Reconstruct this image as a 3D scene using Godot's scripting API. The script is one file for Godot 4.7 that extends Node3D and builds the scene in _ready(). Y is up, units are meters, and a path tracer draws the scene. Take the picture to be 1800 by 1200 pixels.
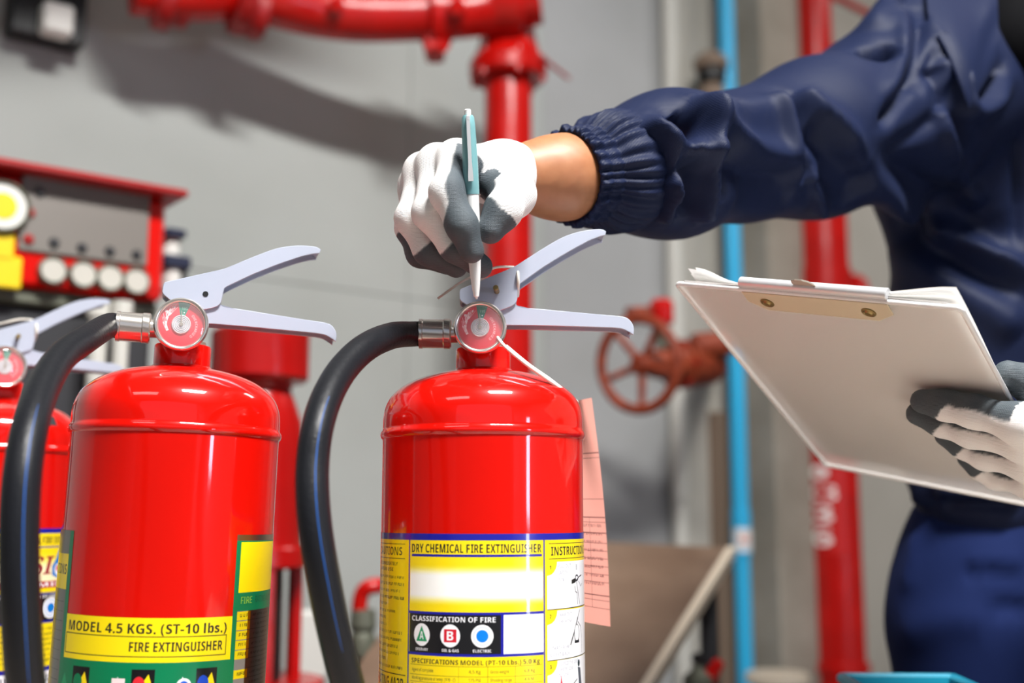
extends Node3D
# Fire extinguisher inspection on a bench in a pump room.

const EYE := Vector3(0.0, 0.97, 0.0)
const KEY := Vector3(0.60, 3.05, 0.10)      # the ceiling light over the bench
var cam: Camera3D
var cam_t: Transform3D
var wall_t: Transform3D           # frame of the back wall: x along it, y up, z out of it
var M := {}
var rng := RandomNumberGenerator.new()


func _ready() -> void:
	rng.seed = 7
	# ---- camera
	cam = Camera3D.new()
	cam.name = "camera"
	cam.fov = 2.0 * rad_to_deg(atan(0.3))
	cam.near = 0.05
	cam.far = 60.0
	cam.transform = Transform3D(Basis(Vector3.RIGHT, atan(0.15)), EYE)
	cam_t = cam.transform
	var at := CameraAttributesPhysical.new()
	at.frustum_focal_length = 40.0
	at.frustum_focus_distance = 0.83
	at.exposure_aperture = 3.0
	cam.attributes = at
	add_child(cam)
	cam.current = true
	# ---- sky and exposure
	var env := Environment.new()
	env.background_mode = Environment.BG_SKY
	var sky := Sky.new()
	var sm := ProceduralSkyMaterial.new()
	sm.sky_top_color = Color(0.62, 0.70, 0.82)
	sm.sky_horizon_color = Color(0.86, 0.88, 0.90)
	sm.ground_bottom_color = Color(0.36, 0.35, 0.33)
	sm.ground_horizon_color = Color(0.60, 0.60, 0.58)
	sm.sun_angle_max = 0.0
	sky.sky_material = sm
	env.sky = sky
	env.background_energy_multiplier = 0.7
	env.tonemap_mode = Environment.TONE_MAPPER_LINEAR
	env.tonemap_exposure = 1.0
	env.sdfgi_enabled = true
	env.ssao_enabled = true
	env.ssil_enabled = true
	var we := WorldEnvironment.new()
	we.name = "world_environment"
	we.environment = env
	add_child(we)
	# ---- lamps of the room: position, size, energy at one metre
	make_materials()
	ceiling_lamp(KEY, Vector2(0.8, 0.36), 0.35, 18.0, "wide white ceiling light panel over the workbench")
	ceiling_lamp(Vector3(-1.2, 3.05, 0.9), Vector2(1.2, 0.4), -0.2, 0.4, "white ceiling light panel over the left end of the room")
	ceiling_lamp(Vector3(1.75, 3.05, -2.35), Vector2(0.9, 0.36), 0.65, 1.1, "white ceiling light panel in the far right corner, behind the person")
	wall_lamp(Vector3(3.12, 0.98, 1.55), Vector2(0.30, 0.9), "frosted light panel on the right wall")
	# ---- the place, then the things in it
	wall_t = wall_frame()
	build_room()
	build_bench()
	build_extinguishers()
	build_pen()
	build_person()
	build_clipboard()
	build_background()


# ------------------------------------------------------------------ helpers
func P(x: float, y: float, d: float) -> Vector3:        # a pixel of the photograph at a depth in metres
	return cam_t * Vector3((x - 900.0) / 2000.0 * d, (600.0 - y) / 2000.0 * d, -d)


func wall_frame() -> Transform3D:
	var u := Vector3(0.792, 0, -0.610).normalized()
	return Transform3D(Basis(u, Vector3.UP, u.cross(Vector3.UP)), Vector3(0, 0, -2.55))


func L(x: float, y: float, off: float) -> Vector3:      # the same pixel on a plane parallel to the back wall, in the wall's frame
	var a := wall_t.affine_inverse() * EYE
	var b := wall_t.affine_inverse() * P(x, y, 1.0)
	var t := (off - a.z) / (b.z - a.z)
	return a + (b - a) * t


func W(x: float, y: float, off: float) -> Vector3:
	return wall_t * L(x, y, off)


var used := {}
func numbered(called: String) -> String:
	if not used.has(called):
		used[called] = 0
		return called
	used[called] += 1
	return "%s_%03d" % [called, used[called]]


func tag(o: Node, label: String, category := "", group := "") -> Node:
	o.set_meta("label", label)
	if category:
		o.set_meta("category", category)
	if group:
		o.set_meta("group", group)
	return o


func thing(called: String, label: String, category: String, at := Transform3D(), group := "") -> Node3D:
	var o := Node3D.new()
	o.name = numbered(called)
	o.transform = at
	add_child(o)
	tag(o, label, category, group)
	return o


func obj(called: String, mesh: Mesh, m: Material, parent: Node = self, label := "") -> MeshInstance3D:
	var o := MeshInstance3D.new()
	o.name = numbered(called) if parent == self else called
	o.mesh = mesh
	o.material_override = m
	o.cast_shadow = GeometryInstance3D.SHADOW_CASTING_SETTING_ON
	parent.add_child(o, true)
	if label:
		o.set_meta("label", label)
	return o


func struct(called: String, mesh: Mesh, m: Material, at := Transform3D(), label := "", parent: Node = self) -> MeshInstance3D:
	var o := obj(called, mesh, m, parent, label)
	o.transform = at
	o.set_meta("kind", "structure")
	return o


func mat(c: Color, rough := 0.6, metal := 0.0) -> StandardMaterial3D:
	var m := StandardMaterial3D.new()
	m.albedo_color = c
	m.roughness = rough
	m.metallic = metal
	return m


func noise_tex(freq: float, lo: Color, hi: Color, size := 512, oct := 4, sd := 1, stops := []) -> NoiseTexture2D:
	var n := FastNoiseLite.new()
	n.seed = sd
	n.noise_type = FastNoiseLite.TYPE_SIMPLEX_SMOOTH
	n.frequency = freq
	n.fractal_octaves = oct
	var t := NoiseTexture2D.new()
	t.width = size
	t.height = size
	t.seamless = true
	t.noise = n
	var g := Gradient.new()
	g.set_color(0, lo)
	g.set_color(1, hi)
	if stops:
		g.set_offset(0, stops[0])
		g.set_offset(1, stops[1])
	t.color_ramp = g
	return t


func tri(m: StandardMaterial3D, scale: float, world := false) -> StandardMaterial3D:
	m.uv1_triplanar = true
	m.uv1_world_triplanar = world
	m.uv1_scale = Vector3.ONE * scale
	return m


func make_materials() -> void:
	var red := mat(Color8(212, 15, 6), 0.30)
	red.clearcoat_enabled = true
	red.clearcoat = 1.0
	red.clearcoat_roughness = 0.06
	red.metallic_specular = 0.2
	M.red = red
	var pipe := mat(Color8(206, 16, 10), 0.27)
	pipe.albedo_texture = noise_tex(0.01, Color(0.86, 0.84, 0.82), Color.WHITE, 256)
	pipe.heightmap_enabled = true
	pipe.heightmap_texture = noise_tex(0.02, Color.BLACK, Color.WHITE, 256, 3, 5)
	pipe.heightmap_scale = 0.05
	pipe.metallic_specular = 0.5
	M.pipe_red = tri(pipe, 3.0)
	M.pump_red = M.pipe_red.duplicate()
	M.pump_red.albedo_color = Color8(180, 12, 9)
	M.pipe_deep = mat(Color8(160, 12, 12), 0.4)
	var rust := mat(Color8(166, 70, 34), 0.55)
	rust.albedo_texture = noise_tex(0.02, Color(0.6, 0.5, 0.45), Color(1, 1, 1), 256, 4, 9)
	M.rust = tri(rust, 6.0)
	M.steel = mat(Color8(184, 190, 206), 0.38, 0.25)       # painted pressed steel of levers
	M.steel.clearcoat_enabled = true
	M.steel.clearcoat = 0.4
	M.chrome = mat(Color8(222, 216, 208), 0.2, 0.8)
	M.nickel = mat(Color8(206, 196, 180), 0.3, 0.7)
	M.brass = mat(Color8(150, 128, 82), 0.38, 0.8)
	M.rubber = mat(Color8(24, 25, 29), 0.42)
	M.rubber.metallic_specular = 0.35
	M.rubber.heightmap_enabled = true
	M.rubber.heightmap_texture = noise_tex(0.05, Color.BLACK, Color.WHITE, 256, 3, 12)
	M.rubber.heightmap_scale = 0.02
	tri(M.rubber, 18.0)
	M.blue_ink = mat(Color8(22, 84, 160), 0.5)
	M.black = mat(Color8(20, 20, 22), 0.45)
	M.dark = mat(Color8(42, 42, 46), 0.55)
	M.navy_plastic = mat(Color8(28, 34, 62), 0.45)
	M.white = mat(Color8(226, 224, 218), 0.5)
	M.white_plastic = mat(Color8(232, 232, 230), 0.28)
	M.teal = mat(Color8(112, 160, 164), 0.4)
	M.polish = mat(Color8(225, 226, 228), 0.3, 0.4)
	M.grey_green = mat(Color8(104, 106, 92), 0.5, 0.3)
	M.yellow = mat(Color8(240, 206, 10), 0.4)
	M.blue_pipe = mat(Color8(48, 184, 236), 0.34)
	M.crate = mat(Color8(24, 140, 168), 0.4)
	M.panel_face = mat(Color8(128, 122, 116), 0.42, 0.25)
	M.thread = mat(Color8(232, 226, 214), 0.8)
	M.wood = mat(Color8(132, 110, 92), 0.4)
	M.wood.albedo_texture = noise_tex(0.008, Color(0.72, 0.68, 0.66), Color(1, 1, 1), 512, 5, 21)
	tri(M.wood, 1.2)
	M.bench = mat(Color8(206, 198, 186), 0.5)
	M.bench.albedo_texture = M.wood.albedo_texture
	tri(M.bench, 1.2)
	M.edge = mat(Color8(214, 200, 180), 0.5)
	var wall := mat(Color8(190, 194, 191), 0.75)
	wall.albedo_texture = noise_tex(0.004, Color(0.84, 0.84, 0.83), Color(1, 1, 1), 512, 5, 3)
	wall.heightmap_enabled = true
	wall.heightmap_texture = noise_tex(0.03, Color.BLACK, Color.WHITE, 256, 4, 4)
	wall.heightmap_scale = 0.12
	M.wall = tri(wall, 0.5, true)
	var grey := M.wall.duplicate() as StandardMaterial3D
	grey.albedo_color = Color8(184, 185, 186)
	M.wall_grey = grey
	var beige := M.wall.duplicate() as StandardMaterial3D
	beige.albedo_color = Color8(206, 200, 190)
	M.wall_beige = beige
	M.meter = mat(Color8(198, 194, 184), 0.45)
	var conc := mat(Color8(168, 160, 148), 0.85)
	conc.albedo_texture = noise_tex(0.012, Color(0.8, 0.79, 0.77), Color(1, 1, 1), 512, 5, 31)
	M.concrete = tri(conc, 0.8, true)
	M.post = mat(Color8(132, 112, 96), 0.7)
	M.white_wall = mat(Color8(128, 128, 128), 0.8)
	M.floor = mat(Color8(104, 98, 92), 0.7)
	M.clip = mat(Color8(226, 210, 180), 0.32, 0.2)
	M.conduit = mat(Color8(206, 204, 196), 0.5)
	var cl := mat(Color(1, 1, 1, 0.10), 0.05)
	cl.transparency = BaseMaterial3D.TRANSPARENCY_ALPHA
	M.lens = cl
	var film := mat(Color(1, 1, 1, 0.05), 0.04)
	film.transparency = BaseMaterial3D.TRANSPARENCY_ALPHA
	M.film = film
	var ac := mat(Color(0.97, 0.95, 0.93, 0.40), 0.12)
	ac.transparency = BaseMaterial3D.TRANSPARENCY_ALPHA
	M.acrylic = ac
	M.frost = mat(Color8(236, 234, 232), 0.35)
	M.paper = mat(Color8(238, 237, 234), 0.8)
	M.paper.backlight_enabled = true
	M.paper.backlight = Color(0.6, 0.6, 0.6)
	# cloth and skin
	var weave := weave_tex()
	var navy := mat(Color8(18, 27, 55), 0.56)
	navy.rim_enabled = true
	navy.rim = 0.08
	navy.metallic_specular = 0.3
	navy.rim_tint = 0.6
	navy.heightmap_enabled = true
	navy.heightmap_texture = weave
	navy.heightmap_scale = 0.02
	M.jacket = tri(navy, 60.0)
	var tr := mat(Color8(22, 34, 74), 0.8)
	tr.rim_enabled = true
	tr.rim = 0.15
	tr.metallic_specular = 0.2
	tr.rim_tint = 0.7
	tr.heightmap_enabled = true
	tr.heightmap_texture = weave
	tr.heightmap_scale = 0.03
	M.trousers = tri(tr, 40.0)
	var skin := mat(Color8(174, 118, 80), 0.5)
	skin.albedo_texture = noise_tex(0.02, Color(0.90, 0.86, 0.84), Color(1, 1, 1), 256, 4, 44)
	skin.subsurf_scatter_enabled = true
	skin.subsurf_scatter_strength = 0.12
	M.skin = tri(skin, 12.0)
	M.black_cloth = mat(Color8(14, 14, 16), 0.8)
	M.black_cloth.metallic_specular = 0.15
	M.hair = mat(Color8(18, 16, 16), 0.5)
	M.eye = mat(Color8(235, 232, 228), 0.2)
	M.lip = mat(Color8(168, 98, 84), 0.5)
	var glove := mat(Color.WHITE, 0.62)
	glove.vertex_color_use_as_albedo = true
	glove.heightmap_enabled = true
	glove.heightmap_texture = knit_tex()
	glove.heightmap_scale = 0.035
	M.glove = tri(glove, 130.0)
	M.pink_card = null


func weave_tex() -> ImageTexture:
	var im := Image.create(64, 64, false, Image.FORMAT_L8)
	for y in 64:
		for x in 64:
			var v := 0.5 + 0.5 * sin(TAU * (x + y) / 8.0)
			im.set_pixel(x, y, Color(v, v, v))
	return ImageTexture.create_from_image(im)


func knit_tex() -> ImageTexture:
	var im := Image.create(64, 64, false, Image.FORMAT_L8)
	for y in 64:
		for x in 64:
			var v := 0.5 + 0.35 * sin(TAU * y / 8.0) + 0.15 * sin(TAU * x / 8.0)
			im.set_pixel(x, y, Color(v, v, v))
	return ImageTexture.create_from_image(im)


# ------------------------------------------------------------------ mesh helpers
func smooth_mesh(v: PackedVector3Array, idx: PackedInt32Array, cols := PackedColorArray(), uvs := PackedVector2Array()) -> ArrayMesh:
	var n := PackedVector3Array()
	n.resize(v.size())
	for t in range(0, idx.size(), 3):
		var a := idx[t]
		var b := idx[t + 1]
		var c := idx[t + 2]
		var f := (v[c] - v[a]).cross(v[b] - v[a])
		n[a] += f
		n[b] += f
		n[c] += f
	for i in n.size():
		n[i] = n[i].normalized()
	var arr := []
	arr.resize(Mesh.ARRAY_MAX)
	arr[Mesh.ARRAY_VERTEX] = v
	arr[Mesh.ARRAY_NORMAL] = n
	arr[Mesh.ARRAY_INDEX] = idx
	if cols.size():
		arr[Mesh.ARRAY_COLOR] = cols
	if uvs.size():
		arr[Mesh.ARRAY_TEX_UV] = uvs
	var m := ArrayMesh.new()
	m.add_surface_from_arrays(Mesh.PRIMITIVE_TRIANGLES, arr)
	return m


func mb() -> SurfaceTool:
	var st := SurfaceTool.new()
	st.begin(Mesh.PRIMITIVE_TRIANGLES)
	return st


var sg := 1
func done(st: SurfaceTool) -> ArrayMesh:
	st.generate_normals()
	return st.commit()


func tri3(st: SurfaceTool, a: Vector3, b: Vector3, c: Vector3) -> void:   # a, b, c anticlockwise seen from outside
	st.add_vertex(a)
	st.add_vertex(c)
	st.add_vertex(b)


func quad(st: SurfaceTool, a: Vector3, b: Vector3, c: Vector3, d: Vector3) -> void:
	tri3(st, a, b, c)
	tri3(st, a, c, d)


# profile of (radius, height) turned about the y axis of t; a new smooth group at each sharp corner
func lathe(st: SurfaceTool, pr: Array, segs := 48, t := Transform3D(), sharp := 0.6) -> void:
	sg += 1
	for i in pr.size() - 1:
		var a: Vector2 = pr[i]
		var b: Vector2 = pr[i + 1]
		if a.is_equal_approx(b):
			continue
		if i > 0:
			var e: Vector2 = a - pr[i - 1]
			if absf(e.angle_to(b - a)) > sharp:
				sg += 1
		st.set_smooth_group(sg)
		for k in segs:
			var p := TAU * k / segs
			var q := TAU * ((k + 1) % segs) / segs
			var a0 := t * Vector3(a.x * sin(p), a.y, a.x * cos(p))
			var a1 := t * Vector3(a.x * sin(q), a.y, a.x * cos(q))
			var b0 := t * Vector3(b.x * sin(p), b.y, b.x * cos(p))
			var b1 := t * Vector3(b.x * sin(q), b.y, b.x * cos(q))
			if a.x > 1e-6:
				tri3(st, a0, a1, b1)
			if b.x > 1e-6:
				tri3(st, a0, b1, b0)


func axis(from: Vector3, to: Vector3) -> Transform3D:      # a frame whose y runs from one point towards the other
	var y := (to - from).normalized()
	var x := y.cross(Vector3(0, 0, 1) if absf(y.z) < 0.9 else Vector3(1, 0, 0)).normalized()
	return Transform3D(Basis(x, y, x.cross(y)), from)


func rod(st: SurfaceTool, a: Vector3, b: Vector3, r: float, r2 := -1.0, segs := 24, bevel := 0.0) -> void:
	var h := a.distance_to(b)
	var e := r if r2 < 0.0 else r2
	var c := minf(bevel, minf(r, e) * 0.5)
	lathe(st, [Vector2(0, 0), Vector2(r - c, 0), Vector2(r, c), Vector2(e, h - c), Vector2(e - c, h), Vector2(0, h)] if c > 0.0 else [Vector2(0, 0), Vector2(r, 0), Vector2(e, h), Vector2(0, h)], segs, axis(a, b))


func spline(pts: Array, per := 10) -> PackedVector3Array:
	var out := PackedVector3Array()
	var n := pts.size()
	for i in n - 1:
		var p0: Vector3 = pts[maxi(i - 1, 0)]
		var p1: Vector3 = pts[i]
		var p2: Vector3 = pts[i + 1]
		var p3: Vector3 = pts[mini(i + 2, n - 1)]
		for k in per:
			out.append(p1.cubic_interpolate(p2, p0, p3, float(k) / per))
	out.append(pts[n - 1])
	return out


func pick(list: Array, t: float) -> float:                 # a list of numbers read at t in 0..1
	var x := t * (list.size() - 1)
	var i := clampi(int(x), 0, list.size() - 2)
	return lerpf(list[i], list[i + 1], x - i)


func tube(path: PackedVector3Array, radii: Array, segs := 20, caps := true, closed := false) -> ArrayMesh:
	var v := PackedVector3Array()
	var idx := PackedInt32Array()
	var n := path.size()
	var up := Vector3(0.3, 0.2, 0.9).normalized()
	for i in n:
		var a: Vector3 = path[(i - 1 + n) % n] if closed else path[maxi(i - 1, 0)]
		var b: Vector3 = path[(i + 1) % n] if closed else path[mini(i + 1, n - 1)]
		var y := (b - a).normalized()
		var x := (up - y * up.dot(y)).normalized()
		up = x
		var z := y.cross(x)
		var r := pick(radii, float(i) / maxi(n - 1, 1)) if radii.size() > 1 else float(radii[0])
		for k in segs:
			var p := TAU * k / segs
			v.append(path[i] + (x * cos(p) + z * sin(p)) * r)
	for i in (n if closed else n - 1):
		var j := (i + 1) % n
		for k in segs:
			var k2 := (k + 1) % segs
			var a := i * segs + k
			var b := i * segs + k2
			var c := j * segs + k2
			var d := j * segs + k
			idx.append_array([a, b, c, a, c, d])
	if caps and not closed:
		for e in 2:
			var row := 0 if e == 0 else (n - 1) * segs
			var m := v.size()
			v.append(path[0 if e == 0 else n - 1])
			for k in segs:
				var p := row + k
				var q := row + (k + 1) % segs
				idx.append_array([m, q, p] if e == 0 else [m, p, q])
	return smooth_mesh(v, idx)


# a box with chamfered edges
func box(st: SurfaceTool, size: Vector3, t := Transform3D(), c := 0.002) -> void:
	var h := size / 2
	c = minf(c, minf(h.x, minf(h.y, h.z)) * 0.6)
	sg += 1
	st.set_smooth_group(-1)
	var ax := [Vector3.RIGHT, Vector3.UP, Vector3.BACK]
	for i in 3:
		for s in [-1.0, 1.0]:
			var n: Vector3 = ax[i] * s
			var u: Vector3 = ax[(i + 1) % 3]
			var w: Vector3 = n.cross(u)
			var o := n * h[i]
			var hu := u * (h[(i + 1) % 3] - c)
			var hw := w * (absf(w.dot(h)) - c)
			quad(st, t * (o - hu - hw), t * (o + hu - hw), t * (o + hu + hw), t * (o - hu + hw))
	for i in 3:                                            # edges along axis i
		var u: Vector3 = ax[(i + 1) % 3]
		var w: Vector3 = ax[(i + 2) % 3]
		var l: Vector3 = ax[i] * (h[i] - c)
		for q in 4:
			var su := 1.0 if q in [0, 3] else -1.0
			var sw := 1.0 if q < 2 else -1.0
			var a := u * su * h[(i + 1) % 3] + w * sw * (h[(i + 2) % 3] - c)
			var b := u * su * (h[(i + 1) % 3] - c) + w * sw * h[(i + 2) % 3]
			if su * sw < 0:
				var k := a
				a = b
				b = k
			quad(st, t * (a - l), t * (b - l), t * (b + l), t * (a + l))
	for sx in [-1.0, 1.0]:
		for sy in [-1.0, 1.0]:
			for sz in [-1.0, 1.0]:
				var s := Vector3(sx, sy, sz)
				var a := Vector3(h.x, h.y - c, h.z - c) * s
				var b := Vector3(h.x - c, h.y, h.z - c) * s
				var d := Vector3(h.x - c, h.y - c, h.z) * s
				if sx * sy * sz > 0:
					tri3(st, t * a, t * b, t * d)
				else:
					tri3(st, t * a, t * d, t * b)


func box_mesh(size: Vector3, c := 0.002) -> ArrayMesh:
	var st := mb()
	box(st, size, Transform3D(), c)
	return done(st)


# an outline in the xy plane of t, given depth z0..z1, with chamfered rims
func slab(st: SurfaceTool, poly: PackedVector2Array, z0: float, z1: float, t := Transform3D(), c := 0.0) -> void:
	var area := 0.0
	var n := poly.size()
	for i in n:
		area += poly[i].cross(poly[(i + 1) % n])
	if area < 0.0:
		poly.reverse()
	var inner := PackedVector2Array()
	for i in n:
		var e1 := (poly[i] - poly[(i - 1 + n) % n]).normalized()
		var e2 := (poly[(i + 1) % n] - poly[i]).normalized()
		var n1 := Vector2(e1.y, -e1.x)
		var n2 := Vector2(e2.y, -e2.x)
		inner.append(poly[i] - (n1 + n2) * (c / maxf(1.0 + n1.dot(n2), 0.5)))
	st.set_smooth_group(-1)
	var ix := Geometry2D.triangulate_polygon(inner)
	for k in range(0, ix.size(), 3):
		var a := inner[ix[k]]
		var b := inner[ix[k + 1]]
		var d := inner[ix[k + 2]]
		if (b - a).cross(d - a) < 0:
			var s := b
			b = d
			d = s
		tri3(st, t * Vector3(a.x, a.y, z1), t * Vector3(b.x, b.y, z1), t * Vector3(d.x, d.y, z1))
		tri3(st, t * Vector3(a.x, a.y, z0), t * Vector3(d.x, d.y, z0), t * Vector3(b.x, b.y, z0))
	sg += 1
	var zs := [z0, z0 + c, z1 - c, z1] if c > 0.0 else [z0, z1]
	for i in n:
		var j := (i + 1) % n
		for k in zs.size() - 1:
			var p0: Vector2 = inner[i] if c > 0.0 and k == 0 else poly[i]
			var p1: Vector2 = inner[j] if c > 0.0 and k == 0 else poly[j]
			var q0: Vector2 = inner[i] if c > 0.0 and k == 2 else poly[i]
			var q1: Vector2 = inner[j] if c > 0.0 and k == 2 else poly[j]
			st.set_smooth_group(-1)
			quad(st, t * Vector3(p0.x, p0.y, zs[k]), t * Vector3(p1.x, p1.y, zs[k]), t * Vector3(q1.x, q1.y, zs[k + 1]), t * Vector3(q0.x, q0.y, zs[k + 1]))


func v2(flat: Array, k := 1.0) -> PackedVector2Array:
	var out := PackedVector2Array()
	for i in range(0, flat.size(), 2):
		out.append(Vector2(flat[i], flat[i + 1]) * k)
	return out


# a rectangular grid of points (rows of equal length) as a smooth sheet; uv runs over it
func sheet(rows: Array) -> ArrayMesh:
	var v := PackedVector3Array()
	var uv := PackedVector2Array()
	var idx := PackedInt32Array()
	var nc: int = rows[0].size()
	for r in rows.size():
		for c in nc:
			v.append(rows[r][c])
			uv.append(Vector2(float(c) / (nc - 1), float(r) / (rows.size() - 1)))
	for r in rows.size() - 1:
		for c in nc - 1:
			var a := r * nc + c
			idx.append_array([a, a + 1, a + nc + 1, a, a + nc + 1, a + nc])
	return smooth_mesh(v, idx, PackedColorArray(), uv)


# part of a cylinder's side: azimuth from +z towards +x in degrees, heights, uv over the whole
func cyl_patch(r: float, a0: float, a1: float, y0: float, y1: float, n := 48) -> ArrayMesh:
	var rows := []
	for k in 2:
		var row := []
		for i in n + 1:
			var a := deg_to_rad(lerpf(a0, a1, float(i) / n))
			row.append(Vector3(r * sin(a), y1 if k == 0 else y0, r * cos(a)))
		rows.append(row)
	return sheet(rows)


# ------------------------------------------------------------------ print: lettering and marks drawn into a picture
class Canvas:
	var im: Image
	var k: float                     # pixels per unit
	var o: Vector2
	var fonts := {}

	func _init(x0: float, y0: float, x1: float, y1: float, per_unit: float, c: Color) -> void:
		k = per_unit
		o = Vector2(x0, y0)
		im = Image.create(int((x1 - x0) * k), int((y1 - y0) * k), false, Image.FORMAT_RGB8)
		im.fill(c)

	func rect(x0: float, y0: float, x1: float, y1: float, c: Color) -> void:
		var a := ((Vector2(x0, y0) - o) * k).round()
		var b := ((Vector2(x1, y1) - o) * k).round()
		im.fill_rect(Rect2i(Vector2i(a), Vector2i((b - a).max(Vector2.ONE))), c)

	func frame(x0: float, y0: float, x1: float, y1: float, w: float, c: Color) -> void:
		rect(x0, y0, x1, y0 + w, c)
		rect(x0, y1 - w, x1, y1, c)
		rect(x0, y0, x0 + w, y1, c)
		rect(x1 - w, y0, x1, y1, c)

	func tri(a: Vector2, b: Vector2, d: Vector2, c: Color) -> void:       # in pixels
		var lo := int(maxf(0, floorf(minf(a.y, minf(b.y, d.y)))))
		var hi := int(minf(im.get_height() - 1, ceilf(maxf(a.y, maxf(b.y, d.y)))))
		for y in range(lo, hi + 1):
			var yy := y + 0.5
			var l := INF
			var r := -INF
			for e in [[a, b], [b, d], [d, a]]:
				var p: Vector2 = e[0]
				var q: Vector2 = e[1]
				if (p.y <= yy) != (q.y <= yy):
					var x := p.x + (yy - p.y) / (q.y - p.y) * (q.x - p.x)
					l = minf(l, x)
					r = maxf(r, x)
			if r > l:
				var i0 := maxi(0, int(roundf(l)))
				var i1 := mini(im.get_width(), int(roundf(r)))
				if i1 > i0:
					im.fill_rect(Rect2i(i0, y, i1 - i0, 1), c)

	func poly(flat: Array, c: Color) -> void:
		var pts := PackedVector2Array()
		for i in range(0, flat.size(), 2):
			pts.append((Vector2(flat[i], flat[i + 1]) - o) * k)
		var ix := Geometry2D.triangulate_polygon(pts)
		for i in range(0, ix.size(), 3):
			tri(pts[ix[i]], pts[ix[i + 1]], pts[ix[i + 2]], c)

	func oval(x: float, y: float, rx: float, ry: float, c: Color, a0 := 0.0, a1 := 360.0) -> void:
		var n := 40
		var m := (Vector2(x, y) - o) * k
		for i in n:
			var p := deg_to_rad(lerpf(a0, a1, float(i) / n))
			var q := deg_to_rad(lerpf(a0, a1, float(i + 1) / n))
			tri(m, m + Vector2(sin(p) * rx, -cos(p) * ry) * k, m + Vector2(sin(q) * rx, -cos(q) * ry) * k, c)

	func line(flat: Array, w: float, c: Color) -> void:
		for i in range(0, flat.size() - 2, 2):
			var a := (Vector2(flat[i], flat[i + 1]) - o) * k
			var b := (Vector2(flat[i + 2], flat[i + 3]) - o) * k
			var n := (b - a).normalized().orthogonal() * w * k * 0.5
			tri(a - n, b - n, b + n, c)
			tri(a - n, b + n, a + n, c)

	# text whose capitals stand between y (top) and y + h, from x0, squeezed to end at x1 when x1 > x0
	func text(s: String, x0: float, y: float, h: float, c: Color, x1 := 0.0, bold := true, turn := 0.0, italic := false, serif := false) -> void:
		var key := "%s%s" % [bold, serif]
		if not fonts.has(key):
			var f := SystemFont.new()
			f.font_names = PackedStringArray(["Droid Serif" if serif else "Droid Sans"])
			f.font_weight = 700 if bold else 400
			fonts[key] = f
		var tm := TextMesh.new()
		tm.font = fonts[key]
		tm.text = s
		tm.font_size = 48
		tm.pixel_size = 1.0
		tm.depth = 0.0
		tm.curve_step = 1.5
		var arr := tm.get_mesh_arrays()
		var v: PackedVector3Array = arr[Mesh.ARRAY_VERTEX]
		var ix = arr[Mesh.ARRAY_INDEX]
		if v.is_empty():
			return
		var lo := Vector2(INF, INF)
		var hi := -lo
		for p in v:
			lo = lo.min(Vector2(p.x, p.y))
			hi = hi.max(Vector2(p.x, p.y))
		if not fonts.has(key + "H"):                 # where capitals stand in this font
			tm.text = "H"
			var hv: PackedVector3Array = tm.get_mesh_arrays()[Mesh.ARRAY_VERTEX]
			var r := Vector2(INF, -INF)
			for p in hv:
				r = Vector2(minf(r.x, p.y), maxf(r.y, p.y))
			fonts[key + "H"] = r
		var base: float = fonts[key + "H"].x
		var cap: float = fonts[key + "H"].y - base
		var sy := h / cap
		var sx := (x1 - x0) / (hi.x - lo.x) if x1 > x0 else sy * 0.9
		var ct := cos(turn)
		var sn := sin(turn)
		var pts := PackedVector2Array()
		for p in v:
			var q := Vector2((p.x - lo.x) * sx, -(p.y - base) * sy)
			if italic:
				q.x -= q.y * 0.25
			q = Vector2(q.x * ct - q.y * sn, q.x * sn + q.y * ct)
			pts.append((Vector2(x0, y + h) + q - o) * k)
		if ix == null or ix.is_empty():
			ix = range(v.size())
		for i in range(0, ix.size(), 3):
			tri(pts[ix[i]], pts[ix[i + 1]], pts[ix[i + 2]], c)

	func scribble(x0: float, y: float, x1: float, h: float, c: Color, seed_: int) -> void:   # a line of print too small to read
		var r := RandomNumberGenerator.new()
		r.seed = seed_
		var x := x0
		while x < x1:
			var w := r.randf_range(0.5, 1.1) * h
			var e := minf(x + w, x1)
			match r.randi() % 3:
				0:
					rect(x, y, x + 0.22 * h, y + h, c)
					rect(x, y, e, y + 0.2 * h, c)
					rect(x, y + 0.45 * h, e, y + 0.6 * h, c)
				1:
					rect(x, y, x + 0.22 * h, y + h, c)
					rect(e - 0.22 * h, y, e, y + h, c)
					rect(x, y + 0.8 * h, e, y + h, c)
				2:
					rect(x + 0.2 * h, y, x + 0.42 * h, y + h, c)
			x += w + 0.22 * h
			if r.randf() < 0.16:
				x += 0.5 * h

	func tex() -> ImageTexture:
		im.generate_mipmaps()
		return ImageTexture.create_from_image(im)


const YEL := Color8(246, 218, 14)
const INK := Color8(36, 34, 30)
const BLU := Color8(24, 26, 150)
const GRN := Color8(0, 118, 74)
const WHI := Color8(244, 244, 248)


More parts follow.
